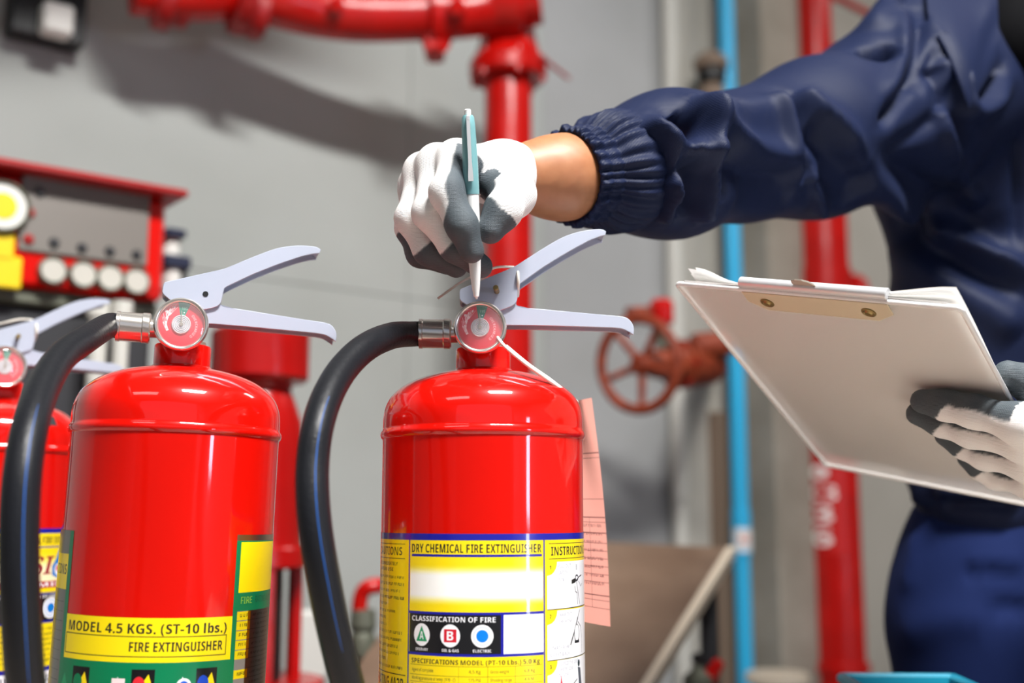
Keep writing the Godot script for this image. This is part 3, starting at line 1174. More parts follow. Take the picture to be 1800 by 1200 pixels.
# hose by its path in the world
func hose(t: Node3D, path: Array, radii: Array, stripe: float, from := 0.3, to := 1.0) -> void:
	var inv := t.transform.affine_inverse()
	var pts := []
	for p in path:
		pts.append(inv * p)
	var vy := RING + 0.0766
	var st := mb()
	var a := Vector3(-0.012, vy, 0.0)
	rod(st, a, Vector3(-0.026, vy, 0.0), 0.0066, 0.0072, 24)
	lathe(st, [Vector2(0.0, 0), Vector2(0.0104, 0), Vector2(0.0116, 0.001), Vector2(0.0116, 0.0055), Vector2(0.0110, 0.0062), Vector2(0.0110, 0.0215), Vector2(0.0114, 0.022), Vector2(0.0114, 0.0245), Vector2(0.0, 0.0245)], 32, axis(Vector3(-0.0245, vy, 0.0), Vector3(-0.1, vy, 0.0)))
	pts = [Vector3(-0.0485, vy, 0.0), Vector3(-0.0545, vy - 0.0003, 0.0008)] + pts
	obj("hose_coupling", done(st), M.chrome, t)
	var sp := spline(pts, 12)
	var h := obj("hose", tube(sp, radii, 28), M.rubber, t)
	# a printed blue line along the hose
	var line := PackedVector3Array()
	var lr := []
	var i0 := int(sp.size() * from)
	var i1 := int(sp.size() * to)
	for i in range(i0, i1):
		var d := (sp[mini(i + 1, sp.size() - 1)] - sp[maxi(i - 1, 0)]).normalized()
		var front := (Vector3(0, 0, 1) - d * d.z).normalized()
		var side := front.cross(d)
		line.append(sp[i] + (front * cos(stripe) + side * sin(stripe)) * (pick(radii, float(i) / (sp.size() - 1)) - 0.00025))
	lr = [0.00028, 0.0005, 0.0005, 0.0005, 0.00028]
	obj("printed_line", tube(line, lr, 8), M.blue_ink, h, "thin blue printed line along the hose")
	# nozzle at the end
	st = mb()
	var e := sp[sp.size() - 1]
	var f := (e - sp[sp.size() - 3]).normalized()
	rod(st, e - f * 0.005, e + f * 0.05, 0.012, 0.009, 24, 0.001)
	obj("nozzle", done(st), M.black, h)


func print_mat(tex: Texture2D, rough := 0.3) -> StandardMaterial3D:
	var m := mat(Color.WHITE, rough)
	m.albedo_texture = tex
	m.clearcoat_enabled = true
	m.clearcoat = 0.8
	m.clearcoat_roughness = 0.06
	return m


func build_extinguishers() -> void:
	M.dial = dial_tex()
	var stand := func(px: float, d: float, turn: float, lean := 0.0) -> Transform3D:
		var p := P(px, 765, d)
		return Transform3D(Basis(Vector3.FORWARD, lean) * Basis(Vector3.UP, turn), Vector3(p.x - lean * RING, BENCH + 0.0665 * absf(sin(lean)), p.z))
	# the one being inspected
	var a: Node3D = extinguisher("red fire extinguisher in the middle, yellow printed label, a pen at its gauge", stand.call(849.0, 0.857, 0.026), 0.03, 0)
	var ar := 131.0 / 75.0
	obj("label", cyl_patch(0.07525, -rad_to_deg(ar), rad_to_deg(ar), RING - 0.0723 - 0.172, RING - 0.0723, 72), print_mat(label_tex()), a, "yellow label printed with cautions, fire classes and instructions")
	hose(a, [P(688, 590, 0.832), P(645, 609, 0.795), P(606, 645, 0.765), P(576, 695, 0.735), P(557, 755, 0.712), P(549, 820, 0.70), P(550, 885, 0.69), P(557, 950, 0.685), P(571, 1030, 0.685), P(590, 1120, 0.69), P(612, 1205, 0.70), P(640, 1300, 0.72), P(668, 1360, 0.745)], [0.0096, 0.0098, 0.0101, 0.0103, 0.0104, 0.0104, 0.0104, 0.0103, 0.0102], 0.35, 0.38, 0.80)
	# the one on its left
	var b: Node3D = extinguisher("red fire extinguisher with a green bordered foil label, left of the one being inspected", stand.call(311.0, 0.852, 0.287, 0.028), -0.06, 1)
	var foil := print_mat(label_tex_green(false), 0.28)
	foil.metallic = 1.0
	foil.metallic_texture = label_tex_green(true)
	foil.metallic_texture_channel = BaseMaterial3D.TEXTURE_CHANNEL_RED
	foil.clearcoat_enabled = false
	var lab := obj("label", green_label_mesh(), foil, b, "green bordered foil label with yellow bands of black lettering")
	lab.set_meta("label", "green bordered foil label with yellow bands of black lettering")
	hose(b, [P(150, 597, 0.79), P(108, 628, 0.75), P(76, 680, 0.71), P(54, 745, 0.675), P(41, 820, 0.655), P(35, 900, 0.645), P(34, 1000, 0.64), P(38, 1100, 0.64), P(45, 1200, 0.645), P(60, 1310, 0.66), P(80, 1400, 0.69)], [0.0090, 0.0096, 0.0101, 0.0106, 0.0109, 0.0109, 0.0108, 0.0106], 0.3, 0.40, 0.85)
	# the one at the left edge of the picture
	var c: Node3D = extinguisher("red fire extinguisher farthest left and farthest back, partly outside the picture", stand.call(-6.0, 1.08, 0.60), 0.0, 2)
	obj("label", cyl_patch(0.07525, -rad_to_deg(ar) + 34, rad_to_deg(ar) + 34, RING - 0.0723 - 0.172, RING - 0.0723, 60), print_mat(label_tex_drop()), c, "yellow label with a blue drop mark")
	var st := mb()
	st = null
	obj("sticker", cyl_patch_lean(0.0718, 0.0672, 22, 34, RING + 0.0215, RING + 0.030), M.dark, c, "small dark sticker on the shoulder")
	hose(c, [P(-106, 630, 1.01), P(-140, 690, 0.99), P(-160, 790, 0.96), P(-160, 900, 0.95), P(-150, 1020, 0.95), P(-130, 1130, 0.97), P(-110, 1240, 1.0)], [0.0096, 0.0100, 0.0100], 0.3)
	build_tag(a)


func cyl_patch_lean(r0: float, r1: float, a0: float, a1: float, y0: float, y1: float) -> ArrayMesh:
	var rows := []
	for k in 2:
		var row := []
		for i in 9:
			var a := deg_to_rad(lerpf(a0, a1, i / 8.0))
			var r := (r1 if k == 0 else r0) + 0.0012
			row.append(Vector3(r * sin(a), y1 if k == 0 else y0, r * cos(a)))
		rows.append(row)
	return sheet(rows)


# the see-through middle of this label shows the red paint, so the print is cut in three pieces on one sheet
func green_label_mesh() -> ArrayMesh:
	var st := mb()
	var w := 131.0
	var y0 := RING - 0.0735
	for piece in [[-116.0, -75.0, 0.0, 178.0], [-75.0, 49.0, 55.6, 178.0], [49.0, 112.0, 0.0, 178.0]]:
		sg += 1
		st.set_smooth_group(sg)
		var n := 28
		for i in n:
			var q := []
			for s in [[i, 2], [i + 1, 2], [i + 1, 3], [i, 3]]:
				var mm := lerpf(piece[0], piece[1], float(s[0]) / n)
				var y: float = piece[s[1]]
				q.append([Vector3(sin(mm / 75.0) * 0.07525, y0 - y * 0.001, cos(mm / 75.0) * 0.07525), Vector2((mm + w) / (2 * w), y / 178.0)])
			for k in [0, 1, 2, 0, 2, 3]:
				st.set_uv(q[k][1])
				st.add_vertex(q[k][0])
	return done(st)


func build_tag(_a: Node3D) -> void:
	# inspection card hanging by a string from the valve
	var t := thing("inspection_tag", "pink ruled inspection card on a white string, right side of the middle extinguisher", "tag", Transform3D(Basis(), P(1010, 703, 0.872)))
	var inv := t.transform.affine_inverse()
	var cv := Canvas.new(0, 0, 70, 175, 5, Color8(220, 152, 138))
	var ln := Color8(110, 62, 60)
	for y in [42, 46, 78, 92, 96, 104, 112, 118, 124, 130, 136, 142, 152, 156, 162]:
		cv.rect(0, y, 70, y + (0.8 if y in [42, 92, 104, 152] else 0.4), ln)
	for i in 8:
		cv.scribble(4, 97.5 + i * 6.4, 60, 2.2, ln, 400 + i)
	cv.rect(34, 92, 34.5, 162, ln)
	var m := mat(Color.WHITE, 0.7)
	m.albedo_texture = cv.tex()
	m.backlight_enabled = true
	m.backlight = Color(0.25, 0.2, 0.2)
	m.cull_mode = BaseMaterial3D.CULL_DISABLED
	var rows := []
	var a0 := P(1008, 706, 0.874)
	var a1 := P(1040, 699, 0.935)
	var b0 := P(1015, 1090, 0.866)
	var b1 := P(1073, 1101, 0.918)
	for j in 21:
		var v := j / 20.0
		var row := []
		for i in 9:
			var u := i / 8.0
			var p := a0.lerp(a1, u).lerp(b0.lerp(b1, u), v)
			p.x += 0.003 * sin(PI * v) * u - 0.001 * sin(PI * u)
			row.append(inv * p)
		rows.append(row)
	obj("card", sheet(rows), m, t)
	var s := spline([inv * P(874, 592, 0.838), inv * P(888, 609, 0.826), inv * P(925, 640, 0.815), inv * P(965, 669, 0.822), inv * P(998, 693, 0.845), inv * P(1012, 704, 0.868), inv * P(1014, 708, 0.876)], 6)
	obj("string", tube(s, [0.0013], 8), M.thread, t)
	var s2 := spline([inv * P(890, 608, 0.830), inv * P(930, 641, 0.817), inv * P(970, 669, 0.825), inv * P(1006, 698, 0.858)], 6)
	obj("string", tube(s2, [0.0012], 8), M.thread, t)


func build_pen() -> void:
	var top := P(822, 192, 0.808)
	var tip := P(837.5, 526, 0.8115)
	var f := axis(tip, top)
	var len_ := tip.distance_to(top)
	# turn so that the clip faces the camera, a little to the right
	var t := thing("ballpoint_pen", "teal and white click pen held upright, its point on the gauge", "pen", f)
	var k := len_ / 334.0
	var st := mb()
	lathe(st, [Vector2(0, 0), Vector2(0.0007, 0.0), Vector2(0.0011, 4 * k), Vector2(0.0019, 5 * k), Vector2(0.0030, 24 * k), Vector2(0.0040, 50 * k), Vector2(0.0047, 80 * k), Vector2(0.0050, 120 * k), Vector2(0.0051, 184 * k), Vector2(0, 184 * k)], 32)
	obj("lower_barrel", done(st), M.white_plastic, t, "white tapering lower barrel")
	st = mb()
	lathe(st, [Vector2(0, 184 * k), Vector2(0.0054, 184 * k), Vector2(0.0056, 187 * k), Vector2(0.0056, 230 * k), Vector2(0.0050, 300 * k), Vector2(0.0044, 319 * k), Vector2(0.0036, 323 * k), Vector2(0, 323 * k)], 32)
	obj("upper_barrel", done(st), M.teal, t, "teal upper barrel")
	st = mb()
	rod(st, Vector3(0, 322 * k, 0), Vector3(0, 334 * k, 0), 0.0023, -1, 20, 0.0006)
	obj("push_button", done(st), M.white_plastic, t)
	st = mb()
	var inv := t.transform.affine_inverse()
	var side := (inv.basis * Vector3(0.02, 0.05, 1.0))
	side.y = 0
	side = side.normalized()
	var b := Transform3D(Basis(Vector3.UP.cross(side), Vector3.UP, side), Vector3.ZERO)
	slab(st, v2([-1.9, 206, 1.9, 206, 1.9, 214, 1.3, 240, 1.3, 318, -1.3, 318, -1.3, 240, -1.9, 214], 1.0 * k).duplicate(), 0.0066, 0.0077, b * Transform3D(Basis.from_scale(Vector3(2.4, 1, 1)), Vector3.ZERO), 0.0)
	box(st, Vector3(0.0026, 0.004, 0.004), b * Transform3D(Basis(), Vector3(0, 316 * k, 0.0058)), 0.0006)
	obj("clip", done(st), M.polish, t, "polished pocket clip")


# ------------------------------------------------------------------ bodies: rounded fields meshed as surface nets
class Field:
	var A := PackedVector3Array()
	var BA := PackedVector3Array()
	var IL := PackedFloat32Array()
	var RA := PackedFloat32Array()
	var RD := PackedFloat32Array()
	var G := PackedInt32Array()
	var S := PackedVector3Array()
	var groups := 1
	var k_in := 0.02
	var k_join := 0.02
	var stretch := 1.0                # the most any part is squashed

	func bone(a: Vector3, b: Vector3, ra: float, rb: float, g := 0, s := Vector3.ONE) -> void:
		A.append(a)
		BA.append((b - a) * s)
		var l := ((b - a) * s).length_squared()
		IL.append(1.0 / maxf(l, 1e-9))
		RA.append(ra)
		RD.append(rb - ra)
		G.append(g)
		S.append(s)
		groups = maxi(groups, g + 1)
		stretch = maxf(stretch, maxf(s.x, maxf(s.y, s.z)))

	func one(i: int, p: Vector3) -> float:
		var pa := (p - A[i]) * S[i]
		var t := clampf(pa.dot(BA[i]) * IL[i], 0.0, 1.0)
		return (pa - BA[i] * t).length() - RA[i] - RD[i] * t

	func near(p: Vector3, reach: float) -> PackedInt32Array:
		var d := PackedFloat32Array()
		var m := INF
		for i in A.size():
			var x := one(i, p)
			d.append(x)
			m = minf(m, x)
		var out := PackedInt32Array()
		for i in A.size():
			if d[i] < m + reach:
				out.append(i)
		return out

	func eval(p: Vector3, act: PackedInt32Array) -> float:
		if groups == 1:
			var d := INF
			for i in act:
				var pa := (p - A[i]) * S[i]
				var t := clampf(pa.dot(BA[i]) * IL[i], 0.0, 1.0)
				var x := (pa - BA[i] * t).length() - RA[i] - RD[i] * t
				var h := k_in - absf(d - x)
				d = minf(d, x)
				if h > 0.0:
					d -= h * h / (4.0 * k_in)
			return d
		var gd := PackedFloat32Array()
		gd.resize(groups)
		gd.fill(1e3)
		for i in act:
			var x := one(i, p)
			var g := G[i]
			var d := gd[g]
			var h := k_in - absf(d - x)
			d = minf(d, x)
			if h > 0.0:
				d -= h * h / (4.0 * k_in)
			gd[g] = d
		var out := gd[0]
		var base := gd[0]
		for g in range(1, groups):
			var d := minf(base, gd[g])
			var h := k_join - absf(base - gd[g])
			if h > 0.0:
				d -= h * h / (4.0 * k_join)
			out = minf(out, d)
		return out

	func all() -> PackedInt32Array:
		return PackedInt32Array(range(A.size()))

	func nearest(p: Vector3) -> int:
		var b := 0
		var m := INF
		for i in A.size():
			var x := one(i, p)
			if x < m:
				m = x
				b = i
		return b


func nets(f: Field, lo: Vector3, hi: Vector3, h: float, v: PackedVector3Array, idx: PackedInt32Array, passes := 1) -> void:
	var n := Vector3i(((hi - lo) / h).ceil()) + Vector3i.ONE
	var sx := n.x + 1
	var sxy := sx * (n.y + 1)
	var val := PackedFloat32Array()
	val.resize(sxy * (n.z + 1))
	val.fill(1e9)
	var cell := PackedInt32Array()
	cell.resize(sxy * (n.z + 1))
	cell.fill(-1)
	var B := 6
	var half := B * h * 0.5 * sqrt(3.0)
	var off := PackedInt32Array([0, 1, sx, sx + 1, sxy, sxy + 1, sxy + sx, sxy + sx + 1])
	var ed := [[0, 1], [2, 3], [4, 5], [6, 7], [0, 2], [1, 3], [4, 6], [5, 7], [0, 4], [1, 5], [2, 6], [3, 7]]
	var everything := f.all()
	var base := v.size()
	var made := PackedInt32Array()
	for bz in range(0, n.z, B):
		for by in range(0, n.y, B):
			for bx in range(0, n.x, B):
				var c := lo + (Vector3(bx, by, bz) + Vector3.ONE * B * 0.5) * h
				if absf(f.eval(c, everything)) > half * f.stretch + f.k_in * 0.3:
					continue
				var act := f.near(c, 2.0 * half * f.stretch + f.k_in + f.k_join)
				for z in range(bz, mini(bz + B, n.z)):
					for y in range(by, mini(by + B, n.y)):
						var row := bx + y * sx + z * sxy
						for x in range(bx, mini(bx + B, n.x)):
							var ins := 0
							for q in 8:
								var at := row + off[q]
								var d := val[at]
								if d > 1e8:
									d = f.eval(lo + Vector3(x + (q & 1), y + ((q >> 1) & 1), z + (q >> 2)) * h, act)
									val[at] = d
								if d < 0.0:
									ins |= 1 << q
							if ins != 0 and ins != 255:
								var s := Vector3.ZERO
								var m := 0
								for e in ed:
									var i0: int = e[0]
									var i1: int = e[1]
									if ((ins >> i0) & 1) != ((ins >> i1) & 1):
										var d0 := val[row + off[i0]]
										var t := d0 / (d0 - val[row + off[i1]])
										s += Vector3(i0 & 1, (i0 >> 1) & 1, i0 >> 2).lerp(Vector3(i1 & 1, (i1 >> 1) & 1, i1 >> 2), t)
										m += 1
								cell[row] = v.size()
								made.append(row)
								v.append(lo + (Vector3(x, y, z) + s / m) * h)
							row += 1
	var i_first := idx.size()
	for row in made:
		var a := val[row] < 0.0
		# edges leaving the cell's lowest corner along x, y, z
		for ax in 3:
			var step: int = [1, sx, sxy][ax]
			var b := val[row + step] < 0.0
			if a == b:
				continue
			var u: int = [sx, sxy, 1][ax]
			var w: int = [sxy, 1, sx][ax]
			if row - u - w < 0:
				continue
			var c0 := cell[row]
			var c1 := cell[row - u]
			var c2 := cell[row - u - w]
			var c3 := cell[row - w]
			if c0 < 0 or c1 < 0 or c2 < 0 or c3 < 0:
				continue
			if a:
				idx.append_array([c0, c2, c1, c0, c3, c2])
			else:
				idx.append_array([c0, c1, c2, c0, c2, c3])
	for pass_ in passes:
		var sum := PackedVector3Array()
		sum.resize(v.size() - base)
		var cnt := PackedInt32Array()
		cnt.resize(v.size() - base)
		for t in range(i_first, idx.size(), 3):
			for e in 3:
				var p := idx[t + e]
				var q := idx[t + (e + 1) % 3]
				sum[p - base] += v[q]
				cnt[p - base] += 1
		for i in sum.size():
			if cnt[i] > 2:
				v[base + i] = v[base + i].lerp(sum[i] / cnt[i], 0.5)


func hit(f: Field, x: float, y: float) -> Vector3:          # where the ray of a pixel meets a field
	var o := cam_t.origin
	var d := (P(x, y, 1.0) - o).normalized()
	var t := 0.6
	var act := f.all()
	for i in 90:
		var e := f.eval(o + d * t, act)
		if e < 0.0006:
			break
		t += e * 0.8 / f.stretch
		if t > 2.2:
			break
	return o + d * t


# folds: [pixel polyline, height (metres, negative for a crease), half width]
func crease(v: PackedVector3Array, idx: PackedInt32Array, f: Field, folds: Array, gain: float) -> void:
	var nor := PackedVector3Array()
	nor.resize(v.size())
	for t in range(0, idx.size(), 3):
		var a := v[idx[t]]
		var q := (v[idx[t + 2]] - a).cross(v[idx[t + 1]] - a)
		for e in 3:
			nor[idx[t + e]] += q
	var add := PackedFloat32Array()
	add.resize(v.size())
	for fold in folds:
		var pts := PackedVector3Array()
		for i in range(0, fold[0].size(), 2):
			pts.append(hit(f, fold[0][i], fold[0][i + 1]))
		var sp := spline(Array(pts), 5)
		var amp: float = fold[1] * gain
		var w: float = fold[2]
		var box_ := AABB(sp[0], Vector3.ZERO)
		for p in sp:
			box_ = box_.expand(p)
		box_ = box_.grow(w * 2.6)
		var m := sp.size()
		for i in v.size():
			if not box_.has_point(v[i]):
				continue
			var best := 1e9
			var bt := 0.0
			for k in m - 1:
				var ab := sp[k + 1] - sp[k]
				var t := clampf((v[i] - sp[k]).dot(ab) / maxf(ab.length_squared(), 1e-9), 0.0, 1.0)
				var d := (v[i] - sp[k] - ab * t).length_squared()
				if d < best:
					best = d
					bt = (k + t) / (m - 1)
			var fade := smoothstep(0.0, 0.22, bt) * (1.0 - smoothstep(0.78, 1.0, bt)) * 0.85 + 0.15
			add[i] += amp * fade * exp(-best / (w * w))
	for i in v.size():
		v[i] += nor[i].normalized() * add[i]


func net_mesh(f: Field, lo: Vector3, hi: Vector3, h: float, passes := 1, folds := [], gain := 1.0) -> ArrayMesh:
	var v := PackedVector3Array()
	var idx := PackedInt32Array()
	nets(f, lo, hi, h, v, idx, passes)
	if folds:
		crease(v, idx, f, folds, gain)
	return smooth_mesh(v, idx)


func bounds(f: Field, pad := 0.02) -> AABB:
	var b := AABB(f.A[0], Vector3.ZERO)
	for i in f.A.size():
		var r := maxf(f.RA[i], f.RA[i] + f.RD[i])
		for e in [f.A[i], f.A[i] + f.BA[i] / f.S[i]]:
			b = b.expand(e + Vector3.ONE * r)
			b = b.expand(e - Vector3.ONE * r)
	return b.grow(pad)


const GLOVE_WHITE := Color(0.80, 0.78, 0.76)
const GLOVE_GREY := Color(0.060, 0.078, 0.090)

# a gloved hand. fingers: list of [joints..., radii..., inner side]; the coated colour lies on the inner side and the tips
func glove_mesh(palm: Array, fingers: Array, inside: Vector3, h: float, bias := 0.0) -> ArrayMesh:
	var f := Field.new()
	f.k_in = 0.010
	f.k_join = 0.012
	var inner := []
	var along := []
	var extra := []
	for b in palm:
		f.bone(b[0], b[1], b[2], b[3], 0)
		inner.append(b[4] if b.size() > 4 else inside)
		along.append([0.0, 0.0])
		extra.append(b[5] if b.size() > 5 else 0.0)
	var g := 1
	for fg in fingers:
		var js: Array = fg[0]
		var rs: Array = fg[1]
		for i in js.size() - 1:
			f.bone(js[i], js[i + 1], rs[i], rs[i + 1], g)
			inner.append(fg[2] if fg.size() > 2 else inside)
			extra.append(fg[3] if fg.size() > 3 else 0.0)
			along.append([float(i) / (js.size() - 1), float(i + 1) / (js.size() - 1)])
		g += 1
	f.k_in = 0.006
	var bb := bounds(f, 0.006)
	var v := PackedVector3Array()
	var idx := PackedInt32Array()
	nets(f, bb.position, bb.end, h, v, idx, 1)
	var nor := PackedVector3Array()
	nor.resize(v.size())
	for t in range(0, idx.size(), 3):
		var a := v[idx[t]]
		var q := (v[idx[t + 2]] - a).cross(v[idx[t + 1]] - a)
		for e in 3:
			nor[idx[t + e]] += q
	var cols := PackedColorArray()
	cols.resize(v.size())
	for i in v.size():
		var k := f.nearest(v[i])
		var pa := v[i] - f.A[k]
		var t := clampf(pa.dot(f.BA[k]) * f.IL[k], 0.0, 1.0)
		var s: float = lerpf(along[k][0], along[k][1], t)
		var side: float = nor[i].normalized().dot(inner[k])
		var early: float = extra[k] if k >= palm.size() else 0.0
		if k < palm.size():
			side += extra[k]
		var c := side + bias + smoothstep(0.52 - early, 0.80 - early, s) * 1.5
		if s == 0.0 and k < palm.size():
			c -= 0.9 * (1.0 - smoothstep(0.020, 0.050, v[i].distance_to(palm[0][1])))
		if k == 0:
			c = minf(c, side - 0.75)
		cols[i] = GLOVE_WHITE.lerp(GLOVE_GREY, smoothstep(0.0, 0.16, c))
	return smooth_mesh(v, idx, cols)


var arm_r: Field
var clothes: Field

func build_person() -> void:
	var t := thing("person", "person in navy work jacket and white gloves, arm stretched out, other hand holding a clipboard", "person", Transform3D(Basis(), Vector3(P(1865, 600, 1.36).x, 0, P(1865, 600, 1.36).z)))
	var base := t.position
	# joints
	var wr := P(972, 313, 0.905)
	var cuff := P(1036, 306, 0.925)
	var el := P(1330, 274, 1.085)
	var sh := P(1640, 178, 1.30)
	var neck := P(1868, 70, 1.38)
	var head := P(1880, -170, 1.36)
	var lsh := P(2095, 178, 1.37)
	var lel := P(2150, 640, 1.24)
	var lwr := P(1965, 800, 0.925)
	var at := func(v: Vector3) -> Vector3: return v - base
	# body: both arms, shoulders, neck and head, one surface
	var f := Field.new()
	f.k_in = 0.03
	var handle := P(900, 309, 0.883)
	f.bone(at.call(handle), at.call(P(985, 312, 0.908)), 0.0235, 0.0275)
	f.bone(at.call(P(985, 312, 0.908)), at.call(P(1120, 300, 0.97)), 0.0283, 0.036)
	f.bone(at.call(P(1120, 300, 0.97)), at.call(el), 0.037, 0.036)
	f.bone(at.call(el), at.call(sh), 0.038, 0.048)
	f.bone(at.call(sh), at.call(neck) + Vector3(0, -0.05, 0), 0.05, 0.055)
	f.bone(at.call(neck) + Vector3(0, -0.05, 0), at.call(lsh), 0.055, 0.05)
	f.bone(at.call(lsh), at.call(lel), 0.046, 0.038)
	f.bone(at.call(lel), at.call(lwr), 0.038, 0.027)
	f.bone(at.call(neck) + Vector3(0, -0.05, 0), at.call(neck) + Vector3(0, 0.10, 0.015), 0.056, 0.054)
	var hd: Vector3 = at.call(head)
	f.bone(hd + Vector3(0, 0.035, -0.02), hd + Vector3(0, 0.03, 0.01), 0.076, 0.072)
	f.bone(hd + Vector3(0, -0.04, 0.03), hd + Vector3(0, -0.085, 0.052), 0.058, 0.03)
	f.bone(hd + Vector3(0, 0.012, 0.082), hd + Vector3(0, -0.028, 0.102), 0.010, 0.013)
	f.bone(hd + Vector3(-0.076, 0.01, 0.0), hd + Vector3(-0.080, -0.02, -0.004), 0.016, 0.012)
	f.bone(hd + Vector3(0.076, 0.01, 0.0), hd + Vector3(0.080, -0.02, -0.004), 0.016, 0.012)
	var bb := bounds(f)
	obj("body", net_mesh(f, bb.position, bb.end, 0.005, 1), M.skin, t)
	# face
	for s in [-1.0, 1.0]:
		var st := mb()
		lathe(st, [Vector2(0, -0.011), Vector2(0.008, -0.0075), Vector2(0.011, 0), Vector2(0.008, 0.0075), Vector2(0, 0.011)], 20, Transform3D(Basis(Vector3.RIGHT, PI / 2), hd + Vector3(s * 0.032, 0.018, 0.074)), 3.0)
		obj("eye", done(st), M.eye, t)
		st = mb()
		lathe(st, [Vector2(0.0052, 0.0085), Vector2(0.0046, 0.0104), Vector2(0.0, 0.0116)], 20, Transform3D(Basis(Vector3.RIGHT, PI / 2), hd + Vector3(s * 0.032, 0.0175, 0.0742)), 3.0)
		obj("iris", done(st), M.hair, t)
		obj("eyelid", tube(spline([hd + Vector3(s * 0.020, 0.020, 0.080), hd + Vector3(s * 0.032, 0.0265, 0.084), hd + Vector3(s * 0.044, 0.020, 0.078)], 5), [0.002, 0.0042, 0.002], 8), M.skin, t)
		obj("eyebrow", tube(spline([hd + Vector3(s * 0.016, 0.036, 0.088), hd + Vector3(s * 0.034, 0.041, 0.084), hd + Vector3(s * 0.052, 0.036, 0.072)], 5), [0.002, 0.004, 0.002], 8), M.hair, t)
	obj("mouth", tube(spline([hd + Vector3(-0.024, -0.056, 0.083), hd + Vector3(0, -0.053, 0.094), hd + Vector3(0.024, -0.056, 0.083)], 5), [0.002, 0.006, 0.002], 10), M.lip, t)
	var hf := Field.new()
	hf.k_in = 0.03
	hf.bone(hd + Vector3(0, 0.065, -0.03), hd + Vector3(0, 0.062, 0.02), 0.072, 0.062)
	hf.bone(hd + Vector3(0, 0.02, -0.045), hd + Vector3(0, -0.06, -0.05), 0.066, 0.05)
	bb = bounds(hf)
	obj("hair", net_mesh(hf, bb.position, bb.end, 0.006, 1), M.hair, t)
	# jacket
	var j := Field.new()
	j.k_in = 0.055
	var flat := Vector3(1, 1, 1.45)
	j.bone(P(1090, 303, 0.95), P(1180, 289, 0.995), 0.0475, 0.0530)
	j.bone(P(1180, 289, 0.995), P(1310, 274, 1.075), 0.0520, 0.0500)
	j.bone(P(1310, 274, 1.075), P(1430, 245, 1.14), 0.0500, 0.068)
	j.bone(P(1430, 245, 1.14), P(1560, 205, 1.23), 0.068, 0.084)
	j.bone(P(1560, 205, 1.23), P(1660, 165, 1.29), 0.084, 0.096)
	# torso: chest, waist, hem
	j.bone(P(1730, 215, 1.35), P(1990, 215, 1.39), 0.125, 0.125, 0, flat)
	j.bone(P(1705, 330, 1.35), P(2010, 330, 1.38), 0.112, 0.112, 0, flat)
	j.bone(P(1745, 560, 1.33), P(1975, 560, 1.36), 0.122, 0.122, 0, flat)
	j.bone(P(1760, 760, 1.32), P(1950, 760, 1.35), 0.112, 0.112, 0, flat)
	j.bone(P(1768, 840, 1.32), P(1945, 840, 1.345), 0.098, 0.098, 0, flat)
	j.bone(P(1680, 90, 1.33), P(1740, 50, 1.37), 0.075, 0.060)
	j.bone(P(2060, 110, 1.36), P(1920, 40, 1.38), 0.075, 0.070)
	j.bone(P(1606, 74, 1.285), P(1690, 62, 1.33), 0.055, 0.066)
	# left sleeve, outside the picture for the most part
	j.bone(P(2090, 190, 1.37), P(2150, 640, 1.24), 0.085, 0.066)
	j.bone(P(2150, 640, 1.24), P(2020, 760, 1.06), 0.062, 0.052)
	j.bone(P(2020, 760, 1.06), P(1988, 790, 0.985), 0.052, 0.042)
	for i in j.A.size():
		j.A[i] = j.A[i] - Vector3.ZERO
	clothes = j
